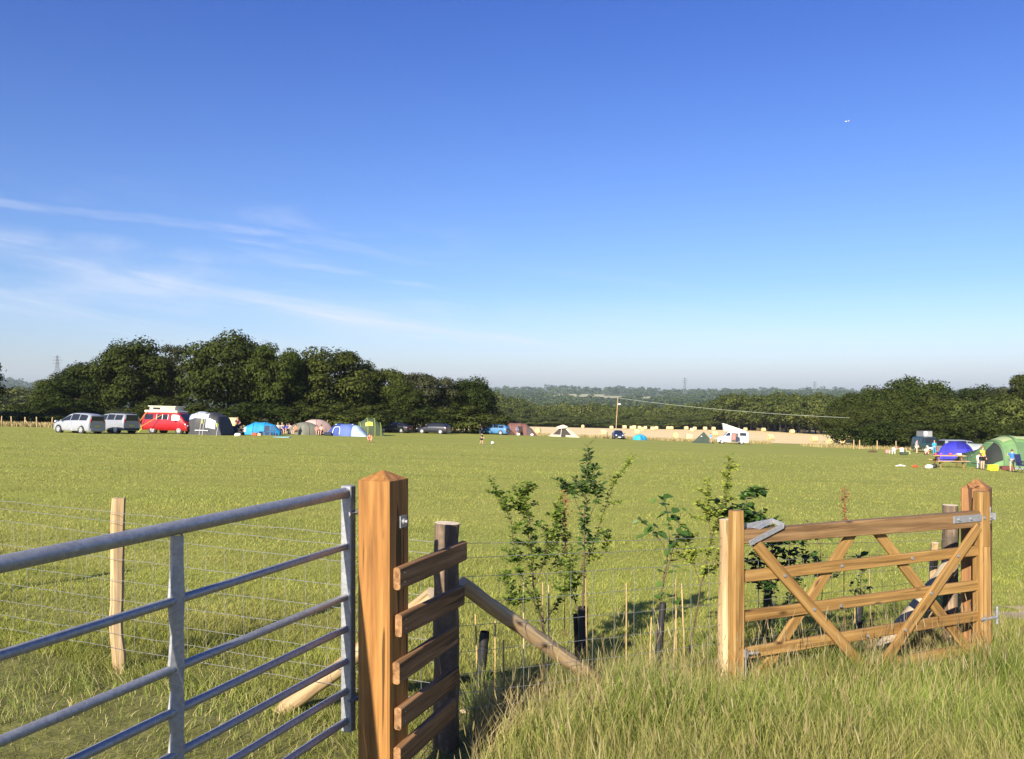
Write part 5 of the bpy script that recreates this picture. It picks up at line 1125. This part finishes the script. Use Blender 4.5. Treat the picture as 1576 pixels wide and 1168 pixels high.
for k, (u, h) in enumerate(((504, 1.5), (637, 1.4), (698, 1.1), (709, 1.1), (719, 1.1))):
    epost(u, (112, 122, 138, 138, 138)[k], h, ('pale post between the pink dome and the deep blue tent', 'pale post between the two black cars', 'first of three pale posts right of the black hatchback', 'middle of three pale posts right of the black hatchback', 'last of three pale posts right of the black hatchback')[k], r=.07)
for k, (u, v) in enumerate(((1314, 683), (1323, 688), (1350, 690), (1379, 692))): epost(u, 118, 1.25, 'pale post at the foot of the right wood, %s from the stubble' % ordn[k], r=.09)
epost(934.5, 146, 1.1, 'dark post left of the small dark blue hatchback', blackp, .05, 'x'); 
# ------------------------------------------------------------------ utility pole and wire
Yp = 215; pb = GP(947.5, Yp); T = thing('utility_pole', pb, 'tall pale wooden utility pole standing in the stubble field', 'utility pole')
top = Vector((PX(951, Yp), Yp, PZ(611, Yp))); rpole('pole_shaft', pb-Vector((0, 0, .5)), top, .12, .09, w_pale, T, 4, .01, None, 10)
m = MB(); c = Vector((PX(953.5, Yp), Yp-.1, PZ(621.5, Yp))); m.box(c, (.6, .2, .2), Matrix.Rotation(.3, 3, 'Y'), .05); m.box(c+Vector((-.2, 0, -.15)), (.6, .1, .1)); wpart(m, 'bracket', whit, T)
end = Vector((PX(1308, 150), 150, PZ(643, 150))); st = top-Vector((0, 0, .2)); pts = []
for i in range(41): f_ = i/40; p = st.lerp(end, f_); p.z -= 1.1*4*f_*(1-f_)*.55; pts.append(p)
o = MB().tube(pts, .026, 5, False).build('overhead_wire', paint((.45, .5, .42), .6)); o.data.transform(Matrix.Translation(-st)); o.location = st; tag(o, 'overhead wire sagging from the utility pole down to the right wood', 'wire')
# ------------------------------------------------------------------ pylons
steel = paint((.16, .18, .20), .6, .3, .1, 1, 'pylon_steel')
def pylon(u, Y, vt, vb, label):
    zt, zb = PZ(vt, Y), PZ(vb, Y)-6; b = Vector((PX(u, Y), Y, zb)); H = zt-zb; T = thing('pylon', b, label, 'pylon', 'lattice pylons on the horizon'); m = MB(); r = H*.006+.05
    W = lambda f: H*(.085*(1-f)**1.3+.018)
    for i in range(8):
        f0, f1 = i/8, (i+1)/8; c0 = [Vector((sx*W(f0), sy*W(f0), f0*H)) for sx, sy in ((1, 1), (1, -1), (-1, -1), (-1, 1))]; c1 = [Vector((sx*W(f1), sy*W(f1), f1*H)) for sx, sy in ((1, 1), (1, -1), (-1, -1), (-1, 1))]
        for k in range(4): m.tube([c0[k], c1[k]], r, 4, False); m.tube([c0[k], c1[(k+1) % 4]], r*.6, 4, False); m.tube([c0[(k+1) % 4], c1[k]], r*.6, 4, False)
    m.build('tower', steel, T); a = MB()
    for f_, L in ((.70, .15), (.82, .19), (.94, .13)):
        for s in (1, -1): a.tube([(0, 0, f_*H+.02*H), (s*L*H, 0, f_*H)], r*.9, 4); a.tube([(0, 0, f_*H-.02*H), (s*L*H, 0, f_*H)], r*.9, 4); a.tube([(s*L*H, 0, f_*H), (s*L*H, 0, f_*H-.04*H)], r*.8, 4)
    a.build('cross_arm', steel, T)
pylon(88, 1250, 547, 580, 'lattice pylon behind the leftmost trees'); pylon(1054, 2600, 581, 603, 'lattice pylon on the skyline right of the utility pole'); pylon(1254, 2700, 587, 606, 'faint lattice pylon on the skyline nearest the right wood')
# ------------------------------------------------------------------ aircraft
Ya = 900; pa = Vector((PX(1304, Ya), Ya, PZ(186.5, Ya))); T = thing('aircraft', pa, 'tiny white aircraft high in the clear blue sky', 'aircraft', None, R(160))
m = MB().tube([(-2.3, 0, 0), (-1.9, 0, .05), (1.2, 0, 0), (2.1, 0, -.05), (2.4, 0, -.1)], [.08, .26, .36, .28, .05], 12); m.build('fuselage', whit, T)
m = MB().add([(.6, 0, -.1), (-.2, 0, -.1), (-.7, 2.6, .1), (-.3, 2.6, .1), (-.7, -2.6, .1), (-.3, -2.6, .1), (.6, 0, .02), (-.2, 0, .02), (-.7, 2.6, .16), (-.3, 2.6, .16), (-.7, -2.6, .16), (-.3, -2.6, .16)], [(0, 1, 2, 3), (0, 5, 4, 1), (6, 9, 8, 7), (6, 7, 10, 11), (0, 3, 9, 6), (0, 6, 11, 5), (1, 7, 8, 2), (1, 4, 10, 7), (3, 2, 8, 9), (4, 5, 11, 10)]); m.build('wing', whit, T)
m = MB().box((-2.0, 0, .55), (.45, .08, .8), Matrix.Rotation(R(20), 3, 'Y')); m.box((-2.1, 0, .25), (.4, 1.7, .06)); m.build('tail', redl, T)

# ------------------------------------------------------------------ trees
def crown(seed, nl, nleaf, leaf, sx=1., sy=1., lumpr=.27, low=.12, top=1., gap=.0, round_=1.):
    """crown of many leaf-sized faces: width 2*sx*.5, height 1; lumps give the uneven outline"""
    rs = np.random.RandomState(seed); C = []; Rr = []
    while len(C) < nl:
        p = rs.uniform(-1, 1, 3); q = p.copy()
        d = math.sqrt((p[0])**2+(p[1])**2+(p[2])**2)
        if d > 1 or d < .35: continue
        p = p/d*min(d, .8)*(.80+.2*rs.rand())
        C.append([p[0]*.5*sx*(1.08-.28*max(0, p[2])), p[1]*.5*sy*(1.08-.28*max(0, p[2])), low+(top-low)*(.5+.5*p[2]*.86)]); Rr.append(lumpr*rs.uniform(.45, 1.05)*.62)
    C = np.array(C); Rr = np.array(Rr); w = Rr**2; w /= w.sum()
    k = rs.choice(nl, nleaf, p=w); d = rs.normal(size=(nleaf, 3)); d /= np.linalg.norm(d, axis=1)[:, None]; d[:, 2] = np.abs(d[:, 2])*np.where(rs.rand(nleaf) < .78, 1, -1)
    rr = Rr[k]*(rs.rand(nleaf)**.33); rr *= 1+.35*(rs.rand(nleaf) < .12)*rs.rand(nleaf)
    sc = np.array([1.15, 1.15, .85]); P = C[k]+d*rr[:, None]*sc
    n = d+rs.normal(size=(nleaf, 3))*.30; n[:, 2] += .2; n /= np.linalg.norm(n, axis=1)[:, None]
    a = np.cross(n, rs.normal(size=(nleaf, 3))); a /= np.linalg.norm(a, axis=1)[:, None]; b = np.cross(n, a)
    s = leaf*rs.uniform(.5, 1.3, nleaf)[:, None]
    V = np.stack([P-a*s, P-b*s*.55, P+a*s, P+b*s*.6], 1).reshape(-1, 3)
    Fa = np.arange(nleaf*4).reshape(-1, 4)
    return V, Fa, C, Rr
def crownmesh(name, mat, *a, **k):
    V, Fa, C, Rr = crown(*a, **k); o = fastmesh(name, V, Fa, mat); me = o.data; bpy.data.objects.remove(o); return me, C
def trunkmesh(name, C, seed, r=.028, n=9, h0=.3):
    rnd = random.Random(seed); m = MB(); tp = Vector((rnd.uniform(-.02, .02), rnd.uniform(-.02, .02), .62)); P = [Vector((0, 0, -.05)).lerp(tp, i/6)+Vector((rnd.uniform(-.008, .008), rnd.uniform(-.008, .008), 0)) for i in range(7)]
    m.tube(P, [r*1.5, r*1.1, r, r*.85, r*.7, r*.5, r*.3], 8, True, .15, rnd)
    for i in range(n):
        c = Vector(C[rnd.randrange(len(C))]); a = P[rnd.choice((2, 3, 4, 4))]; b = a.lerp(c, .5)+Vector((0, 0, -.03)); m.tube([a, b, c], [r*.45, r*.28, r*.1], 6)
    o = m.build(name, barkm); me = o.data; bpy.data.objects.remove(o); return me
protos = {}
def tree_proto(key, mat, **k):
    me, C = crownmesh(key+'_crown', mat, **k); protos[key] = (me, trunkmesh(key+'_trunk', C, k['seed']))
for i in range(3):
    tree_proto('big%d' % i, lf_oak, seed=11+i, nl=60, nleaf=24000, leaf=.0165, sx=(1.05, 1.2, .95)[i], sy=1.0, lumpr=.27, low=.06)
    tree_proto('mid%d' % i, lf_mid, seed=31+i, nl=30, nleaf=5200, leaf=.026, sx=(1.1, 1.25, 1.0)[i], sy=1.05, lumpr=.30, low=.05)
    tree_proto('far%d' % i, lf_far, seed=51+i, nl=14, nleaf=1200, leaf=.045, sx=1.25, sy=1.2, lumpr=.38, low=.02)
tree_proto('bright', lf_oak2, seed=71, nl=44, nleaf=14000, leaf=.017, sx=1.0, sy=1.0, lumpr=.24, low=.10)
tree_proto('thin', lf_pale, seed=81, nl=44, nleaf=6500, leaf=.0135, sx=.9, sy=.9, lumpr=.17, low=.28)
tree_proto('pale', lf_pale, seed=91, nl=40, nleaf=14000, leaf=.017, sx=1.15, sy=1.0, lumpr=.25, low=.08)
tree_proto('bush', lf_oak, seed=95, nl=22, nleaf=5000, leaf=.028, sx=1.5, sy=1.3, lumpr=.36, low=-.05)
def tree(key, x, y, zt, w, label, group, rot=0, cat='tree', name='oak_tree', zb=None, single=False):
    zb = gzf(x, y)-.2 if zb is None else zb; H = (zt-zb)*1.05; w = w*1.2; T = thing(name, (x, y, zb), label, cat, group, rot); T.scale = (w, w, H)
    me, tr = protos[key]
    c = bpy.data.objects.new('crown', me); link(c, T); t = bpy.data.objects.new('trunk', tr); link(t, T); t.scale = (H/w*.8, H/w*.8, 1) if H < w*3 else (1, 1, 1); return T
rt_ = random.Random(5)
Lg = 'trees of the wood behind the tents'
for k, (key, u, vt, wpx, Y, lb) in enumerate((('big0', 94, 572, 68, 128, 'low dark oak at the left end of the wood behind the silver cars'), ('big1', 128, 556, 95, 124, 'rounded dark oak behind the leftmost silver car'), ('big2', 203, 517, 118, 122, 'tall dark oak above the two silver cars, second highest crown'),
   ('thin', 272, 529, 84, 124, 'thin pale-leaved tree with sky showing through, above red camper'), ('big0', 352, 506, 128, 120, 'tallest broad oak above the charcoal awning'), ('bright', 425, 517, 84, 118, 'bright yellow-green tree right of the tallest oak'),
   ('big1', 508, 533, 130, 124, 'wide rounded oak above the pink dome and deep blue tent'), ('bright', 590, 560, 84, 128, 'mid green tree above the black saloon'), ('pale', 652, 565, 92, 130, 'greyish pale green tree above the black hatchback'), ('big2', 718, 578, 84, 134, 'rounded green oak right of the pale tree, above the blue estate'),
   ('thin', 318, 535, 66, 128, 'slender pale tree tucked left of the tallest oak'), ('big0', 560, 552, 80, 130, 'dark oak between the wide oak and the mid green tree'), ('big1', 246, 545, 76, 130, 'dark oak behind the thin pale tree'), ('big2', 462, 545, 76, 132, 'dark oak behind the bright yellow-green tree'),
   ('big0', 165, 548, 84, 130, 'dark oak between the rounded oak and the second highest crown'), ('big1', 395, 530, 84, 128, 'dark oak behind the bright tree and the tallest oak'), ('big2', 625, 585, 70, 126, 'low oak in front of the grey pale tree'), ('big1', 690, 592, 60, 132, 'small oak between pale tree and the rounded green oak'))):
    x = PX(u, Y); tree(key, x, Y, PZ(vt, Y), wpx*Y/F*1.0, lb, Lg, rt_.uniform(0, 6.28), name='tree')
for k, (u, vt, wpx, Y) in enumerate(((60, 612, 60, 118), (105, 620, 70, 116), (150, 625, 70, 116), (215, 622, 60, 114), (300, 620, 80, 114), (345, 622, 70, 112), (400, 615, 70, 112), (450, 618, 60, 113), (500, 618, 70, 115), (550, 620, 80, 116), (600, 622, 70, 122), (650, 622, 80, 124), (700, 620, 70, 128), (745, 622, 60, 138), (230, 632, 40, 104), (262, 600, 70, 118), (480, 600, 80, 121), (575, 605, 70, 124))):
    tree('bush', PX(u, Y), Y, PZ(vt, Y), wpx*Y/F*1.0, 'dark understorey bush, %s from left along the foot of the wood behind tents' % ordn[sorted([60,105,150,215,300,345,400,450,500,550,600,650,700,745,230,262,480,575]).index(u)], 'bushes at the foot of the wood behind the tents', rt_.uniform(0, 6.28), 'bush', 'bush')
# right wood
Rg = 'trees of the wood at the right'
for k, (key, u, vt, wpx, Y, lb) in enumerate((('big0', 1318, 602, 70, 175, 'oak at the left corner of the right wood beside the stubble'), ('big1', 1352, 592, 76, 172, 'dark oak left of the tallest crown in the right wood'), ('bright', 1405, 571, 112, 160, 'tallest broad crown of the right wood, above the green camper'), ('big2', 1458, 592, 70, 165, 'dark oak just right of the tallest crown'),
   ('big0', 1502, 590, 84, 160, 'dark oak above the royal blue dome'), ('pale', 1545, 587, 76, 158, 'olive oak above the big green tent'), ('big1', 1590, 570, 84, 150, 'tall dark oak cut by the right frame edge'), ('big2', 1650, 575, 100, 150, 'oak just beyond the right frame edge'), ('big0', 1292, 628, 50, 168, 'low oak spilling over the right end of the stubble'),
   ('big1', 1378, 600, 66, 150, 'oak in front of and left of the tallest crown'), ('big2', 1430, 604, 76, 148, 'oak in front of the tallest crown, right side'), ('mid0', 1480, 606, 66, 146, 'mid height oak behind the pale lilac tent'), ('mid1', 1525, 604, 70, 144, 'mid height oak behind the big green tent'), ('mid2', 1570, 606, 70, 140, 'mid height oak at right behind the big green tent'), ('big1', 1335, 625, 60, 150, 'low oak at the near corner of the right wood'))):
    tree(key, PX(u, Y), Y, PZ(vt, Y), wpx*Y/F, lb, Rg, rt_.uniform(0, 6.28), name='tree')
ub = (1312, 1340, 1368, 1400, 1432, 1465, 1500, 1535, 1570, 1610)
for k, u in enumerate(ub): tree('bush', PX(u, 132), 128+rt_.uniform(-3, 6), PZ(640+rt_.uniform(-8, 8), 130), 60*130/F, 'leafy bush, %s from left along the foot of the right wood' % ordn[k], 'bushes at the foot of the right wood', rt_.uniform(0, 6.28), 'bush', 'bush')
# oak tip at the left frame edge
tree('big2', PX(-66, 100), 100, PZ(508, 100), 122*100/F, 'nearby oak of which only a leafy tip shows at the left edge', None, 1.0, name='tree')
# wood beyond the stubble, several rows deep
rs = random.Random(9); Mg = 'trees of the wood beyond the stubble field'; cnt = 0; rowl = {}
def topline(u):      # photo row of the wood's top edge
    T_ = [(-150, 590), (0, 588), (60, 592), (120, 596), (700, 598), (760, 600), (800, 612), (860, 618), (930, 618), (1000, 622), (1050, 618), (1090, 612), (1130, 603), (1190, 600), (1260, 602), (1330, 604), (1700, 604)]
    for a, b in zip(T_, T_[1:]):
        if u <= b[0]: return a[1]+(b[1]-a[1])*(u-a[0])/(b[0]-a[0])
    return 604
for row, (Y0, dv, n, wm) in enumerate(((344, 26, 40, 11), (362, 14, 36, 12), (392, 5, 34, 14), (440, -1, 32, 16))):
    for i in range(n):
        u = 735+(1340-735)*(i+rs.uniform(-.3, .3))/n; Y = Y0+rs.uniform(-8, 8); vt = topline(u)+dv*(1 if u < 1100 else .8)+rs.uniform(-4, 3); x = PX(u, Y); w = wm*rs.uniform(.8, 1.25)
        rowl[row] = rowl.get(row, [])+[(u, tree(('mid%d' % rs.randrange(3)), x, Y, PZ(vt, Y), w, 'x', Mg, rs.uniform(0, 6.28), name='tree'))]
ordn += ['twenty-seventh', 'twenty-eighth', 'twenty-ninth', 'thirtieth', 'thirty-first', 'thirty-second', 'thirty-third', 'thirty-fourth', 'thirty-fifth', 'thirty-sixth', 'thirty-seventh', 'thirty-eighth', 'thirty-ninth', 'fortieth']
for row, L in rowl.items():
    rn = ('front row', 'second row', 'third row', 'rearmost row')[row]; lft = sorted([x for x in L if x[0] < 950], key=lambda x: -x[0]); rgt = sorted([x for x in L if x[0] >= 950], key=lambda x: x[0])
    for side, LL in (('left', lft), ('right', rgt)):
        for k, (u, o) in enumerate(LL): o['label'] = 'dark green tree, %s %s of the utility pole in the %s of the wood' % (ordn[k], side, rn)
for i in range(46):       # right flank, and hidden far side at left
    if i < 24: u = 1120+i*9; Y = 300-(u-1120)*.45+rs.uniform(-4, 10)+40; vt = 603+rs.uniform(-3, 7)+(8 if i % 2 else 0)
    else: u = -60+(i-24)*8; Y = 300+rs.uniform(0, 160); vt = 590+rs.uniform(0, 10)+(10 if i % 2 else 0)
    x = PX(u, Y); tree('mid%d' % rs.randrange(3), x, Y, PZ(vt, Y), (13 if i < 24 else 19)*rs.uniform(.85, 1.2), ('dark tree, %s from left in the hazy wood left of the silver cars' % ordn[i-24]) if i >= 24 else ('dark green tree, %s from left on the right flank of the far wood' % ordn[i]), 'trees of the wood at far left' if i >= 24 else 'trees on the right flank of the far wood', rs.uniform(0, 6.28), name='tree')
for k, u in enumerate((-8, 12, 32, 50)): tree('bush', PX(u, 106), 106, PZ(632+k % 2*2, 106), 5.5, 'clipped hedge bush, %s from the left frame edge, behind the pale posts' % ordn[k], 'hedge bushes behind the far left fence', k*1.3, 'bush', 'bush')
# far woods and hedgerows across the valley up to the ridge, one mass of crowns
rs2 = np.random.RandomState(3); V_, F_ = [], []; base = [crown(200+i, 7, 46, .17, 1.2, 1.2, .5, -.1) for i in range(5)]
Yc = np.concatenate([np.linspace(480, 900, 1100), np.geomspace(900, 4200, 6200)]); off = 0
for Y in Yc:
    Y = Y*rs2.uniform(.97, 1.03); x = rs2.uniform(-.78, .72)*Y; u = UC+x/Y*F
    if 2080 < Y < 2870 and 843 < u < 1014 and rs2.rand() < .95: continue
    if 1850 < Y < 2300 and 1114 < u < 1142: continue
    if 1000 < Y < 2200 and vnoise(x/160+8, Y/240+2) > .66: continue
    s = rs2.uniform(8, 13)*(1+Y/2600); h = s*rs2.uniform(.7, 1.0); B = base[rs2.randint(5)]; a = rs2.uniform(0, 6.28); c, sn = math.cos(a), math.sin(a); v = B[0]
    W = np.stack([(v[:, 0]*c-v[:, 1]*sn)*s+x, (v[:, 0]*sn+v[:, 1]*c)*s+Y, v[:, 2]*h+gzf(x, Y)-1], 1); V_.append(W); F_.append(B[1]+off); off += len(v)
tag(fastmesh('far_woodland', np.concatenate(V_), np.concatenate(F_), lf_far), 'hazy far woods and hedgerows covering the valley up to the skyline', 'woodland', kind='stuff')

# ------------------------------------------------------------------ grass
def grassmat(name, a, b, c, tip, trans=.35):
    m, nd, lk, p = newmat(name); g = N(nd, 'ShaderNodeNewGeometry'); oc = objc(nd)
    col_ = ramp(nd, lk, g.outputs['Random Per Island'], [(0, a), (.45, b), (.80, c), (.93, tip)])
    n = noise(nd, lk, mapping(nd, lk, oc, (.5, 1.1, 1)), 1, 4, .6); hs = N(nd, 'ShaderNodeHueSaturation'); mr = N(nd, 'ShaderNodeMapRange'); lk.new(n, mr.inputs[0]); mr.inputs[1].default_value = .3; mr.inputs[2].default_value = .7; mr.inputs[3].default_value = .72; mr.inputs[4].default_value = 1.25
    n2 = noise(nd, lk, mapping(nd, lk, oc, (.09, .3, 1), (3, 7, 0)), 1, 4, .6, .5); col_ = mixc(nd, lk, ramp(nd, lk, n2, [(.40, (0, 0, 0)), (.68, (.7, .7, .7))]), col_, (.34, .29, .10))
    lk.new(mr.outputs[0], hs.inputs['Value']); lk.new(col_, hs.inputs['Color']); lk.new(hs.outputs[0], p.inputs['Base Color']); p.inputs['Roughness'].default_value = .6; p.inputs['Specular IOR Level'].default_value = .2
    t = N(nd, 'ShaderNodeBsdfTranslucent'); lk.new(hs.outputs[0], t.inputs[0]); mxs = N(nd, 'ShaderNodeMixShader'); mxs.inputs[0].default_value = trans
    lk.new(p.outputs[0], mxs.inputs[1]); lk.new(t.outputs[0], mxs.inputs[2]); lk.new(mxs.outputs[0], nd['Material Output'].inputs[0]); return m
def blades(name, X, Y, H, Wd_, mat, label, seg=3, bend=.35, seed=0, clump=.0, heads=0., headmat=None):
    rs = np.random.RandomState(seed); n = len(X); Z = gz(X, Y)-.01; a = rs.uniform(0, 2*np.pi, n); dx, dy = np.cos(a), np.sin(a); b = bend*H*rs.uniform(.2, 1.4, n); ta = rs.uniform(0, 2*np.pi, n)
    cw = clump*H; bx = np.cos(ta)*b+cw*(vnoise(X*1.7+11, Y*1.7)-.5)*2+cw*(vnoise(X*5+31, Y*5)-.5); by = np.sin(ta)*b+cw*(vnoise(X*1.7+71, Y*1.7+3)-.5)*2; V = []; L = seg+1
    pts = np.zeros((n, 2*seg+1, 3))
    for k in range(seg):
        f = k/seg; w = Wd_*(1-.55*f)/2; cx = X+bx*f*f; cy = Y+by*f*f; cz = Z+H*f*(1-.12*f)
        pts[:, 2*k] = np.stack([cx-dx*w, cy-dy*w, cz], 1); pts[:, 2*k+1] = np.stack([cx+dx*w, cy+dy*w, cz], 1)
    pts[:, -1] = np.stack([X+bx, Y+by, Z+H*.88], 1)
    tri = []
    for k in range(seg-1): tri += [(2*k, 2*k+1, 2*k+3), (2*k, 2*k+3, 2*k+2)]
    tri.append((2*seg-2, 2*seg-1, 2*seg)); tri = np.array(tri); Fa = (np.arange(n)[:, None, None]*(2*seg+1)+tri[None]).reshape(-1, 3)
    o = fastmesh(name, pts.reshape(-1, 3), Fa, mat); tag(o, label, 'grass', kind='stuff'); return pts[:, -1]
g_field = grassmat('short_grass', (.18, .225, .035), (.28, .305, .055), (.35, .355, .078), (.39, .37, .105))
g_tall = grassmat('tall_grass', (.035, .085, .008), (.14, .235, .024), (.27, .345, .052), (.50, .44, .19), .28)
g_left = grassmat('rough_grass', (.09, .15, .02), (.19, .235, .038), (.30, .30, .075), (.48, .41, .20))
g_dry = grassmat('dry_grass', (.28, .22, .09), (.38, .30, .14), (.46, .37, .19), (.52, .43, .25), .25)
rs = np.random.RandomState(12)
def wedge(n, y0, y1, p, k=.70, pad=1.5):
    """random points on the field, thinning with distance"""
    t = rs.rand(n); Y = (y0**(1-p)+t*(y1**(1-p)-y0**(1-p)))**(1/(1-p)); X = rs.uniform(-1, 1, n)*(k*Y+pad); return X, Y
def fenceY(X): return np.where(X < -.33, 4.3-(X+.33)*.507, np.where(X < 3.57, 4.3+(X+.33)*.68, 6.95-(X-3.57)*1.2))
# grazed field beyond the fences
X, Y = wedge(330000, 4.2, 75, 1.75); m_ = (Y > fenceY(X)+.05) & ~((Y < fenceY(X)+1.15) & (X > -.3) & (X < 1.1) & (rs.rand(len(X)) < .93)) & ~((Y < fenceY(X)+.55) & (X > 1.0) & (X < 3.6) & (rs.rand(len(X)) < .6)) & ~((np.abs(Y-8.25) < .5) & (X > 4.9+.3*np.sin(Y*9)) & (rs.rand(len(X)) < .85)); X, Y = X[m_], Y[m_]
cl_ = vnoise(X*2.2, Y*2.2); cl2_ = vnoise(X*.5+40, Y*.5+9); H = (.028+.05*cl_*cl2_+.018*rs.rand(len(X)))*(1+.9*np.clip(1-(Y-fenceY(X))/2.2, 0, 1)*cl_); W = np.maximum(.0032, .00075*Y)
blades('field_grass', X, Y, H*np.where(Y > 25, 1.15, 1.0), W, g_field, 'short grazed grass covering the camping field', 2, .8, 1)
# rough grass in front of the left fence and under the metal gate
X, Y = wedge(120000, 1.6, 7.5, 1.2, .75, 1.0); m_ = (Y < fenceY(X)+.25) & (X < -.33); X, Y = X[m_], Y[m_]
cl_ = vnoise(X*2.6+5, Y*2.6+7); cl2_ = vnoise(X*.9, Y*.9+30); nearf = np.clip(1-np.abs(Y-fenceY(X)+.1)/.8, 0, 1); H = .03+.10*cl_*cl2_+.02*rs.rand(len(X))+.14*nearf*cl2_
keep = rs.rand(len(X)) < np.clip(.35+1.2*cl2_, 0, 1); X, Y, H = X[keep], Y[keep], H[keep]
blades('rough_grass', X, Y, H, np.full(len(X), .0042), g_left, 'rough patchy grass along the left fence and under the metal gate', 3, .7, 2, .5)
# tall meadow grass in the right foreground
def tall(n, seed):
    rs3 = np.random.RandomState(seed); Y = 2.0+rs3.rand(n)**.8*6.2; X = rs3.uniform(-.45, 1, n)*1.0*(.85*Y+.5); lim = np.where(X < 3.9, 5.42+(X-1.455)*.437+.05, 7.4); fY = np.where(X < 1.4, fenceY(X)+.1, lim)
    m_ = (Y < fY) & (X > -.42+.0*(Y) + np.where(Y > 3.5, (Y-3.5)*.45, 0)-np.where(Y < 3.4, (3.4-Y)*.25, 0)); return X[m_], Y[m_]
X, Y = tall(150000, 5); cl_ = vnoise(X*2.4+50, Y*2.4); cl2_ = vnoise(X*6, Y*6+3)
edge = np.clip((X+.5)/.9, .3, 1); H = (.13+.22*cl_+.11*cl2_+.17*rs.rand(len(X))**2)*edge; H *= np.where(X > 3.7, .75, 1.); H *= 1-.3*sst(Y, 4.2, 5.2)
hollow = ((np.abs(X-.1) < .45) & (Y > 4.5)) | ((((X-.30)/.26)**2+((Y-4.72)/.20)**2) < 1); kp = ~(hollow & (rs.rand(len(X)) < .9)); X, Y, H = X[kp], Y[kp], H[kp]
blades('tall_grass', X, Y, H, .0022+.0022*rs.rand(len(X)), g_tall, 'long unmown grass in the right foreground in front of the gates', 4, .42, 3, .30)
# seed heads and dry stalks standing in the long grass
X, Y = tall(9000, 8); kp = (rs.rand(len(X)) < .75) & ~((np.abs(X-.1) < .4) & (Y > 4.6)); X, Y = X[kp], Y[kp]; H = .30+.30*rs.rand(len(X)); H *= np.clip((X+.6)/.8, .4, 1)
tips = blades('grass_stalks', X, Y, H, np.full(len(X), .0022), g_dry, 'thin dry flowering stalks rising from the long grass', 3, .3, 4)
V_, F_ = [], []; nt = len(tips); hd = np.zeros((nt, 6, 3)); ll = .04+.06*rs.rand(nt); ax_ = rs.uniform(-.3, .3, (nt, 2)); ww = .0014+.0022*rs.rand(nt)
for k, (f, w, s) in enumerate(((0, 0, 0), (.3, 1, 0), (.3, -1, 0), (.7, .8, 1), (.7, -.8, 1), (1, 0, 0))):
    a_ = .7 if s else 0; hd[:, k] = tips+np.stack([ax_[:, 0]*ll*f+w*ww, ax_[:, 1]*ll*f+w*ww*.5, ll*f-.01], 1)
T3 = np.array([(0, 1, 2), (1, 3, 2), (2, 3, 4), (4, 3, 5)]); Fa = (np.arange(nt)[:, None, None]*6+T3[None]).reshape(-1, 3)
g_head = grassmat('seed_heads', (.20, .14, .08), (.32, .24, .13), (.44, .36, .2), (.55, .47, .3), .25)
tag(fastmesh('seed_heads', hd.reshape(-1, 3), Fa, g_head), 'feathery dry seed heads on top of the long grass', 'grass', kind='stuff')
# dry stems and litter round the hedge plants
n = 9500; t = rs.rand(n)**1.3; X = -.2+3.8*t; Y = fenceY(X)+rs.normal(0, .22, n)+.05; H = .06+.30*rs.rand(n)**2
blades('dry_grass', X, Y, H, np.full(n, .003), g_dry, 'bleached dead grass among the hedge plants along the fence', 3, .7, 6)
n = 15000; X = -.25+3.85*rs.rand(n); Y = fenceY(X)+.05+np.abs(rs.normal(0, .32, n)); kp = vnoise(X*3+4, Y*3) > .35; X, Y = X[kp], Y[kp]
blades('hedge_grass', X, Y, (.08+.30*rs.rand(len(X))**1.6)*(.5+vnoise(X*2, Y*2+60)), .002+.002*rs.rand(len(X)), g_tall, 'loose grass growing round the hedge plants behind the fence', 3, .5, 16, .5)
# dry uncut strip along the far edges of the camping field
n = 26000; X1 = rs.uniform(-80, -22, n//2); Y1 = 95+rs.rand(n//2)*8+.0*X1; X2 = rs.uniform(-24, 62, n//2); Y2 = np.where(X2 < 45, 146.5+rs.rand(n//2)*5, 122+rs.rand(n//2)*12)
X = np.concatenate([X1, X2]); Y = np.concatenate([Y1, Y2]); blades('dry_grass', X, Y, .35+.4*rs.rand(len(X)), np.full(len(X), .09), g_dry, 'tall bleached grass along the far edges of the camping field', 2, .3, 7)

# ------------------------------------------------------------------ haze
zb, zt = -75, 125; m = MB(); m.add([(-8600, -60, zb), (8600, -60, zb), (8600, 6100, zb), (-8600, 6100, zb), (-8600, -60, zt), (8600, -60, zt), (8600, 6100, zt), (-8600, 6100, zt)], [(0, 1, 2, 3), (4, 5, 6, 7), (0, 1, 5, 4), (1, 2, 6, 5), (2, 3, 7, 6), (3, 0, 4, 7)])
hm = bpy.data.materials.new('haze'); hm.use_nodes = True; nd = hm.node_tree.nodes; lk = hm.node_tree.links; nd.clear(); ou = nd.new('ShaderNodeOutputMaterial'); pv = nd.new('ShaderNodeVolumePrincipled'); pv.inputs['Color'].default_value = (.72, .86, 1, 1); pv.inputs['Density'].default_value = .000075; pv.inputs['Anisotropy'].default_value = .1; lk.new(pv.outputs[0], ou.inputs['Volume'])
o = m.build('haze', hm); tag(o, 'thin blue summer haze over the whole valley', 'haze', kind='stuff')
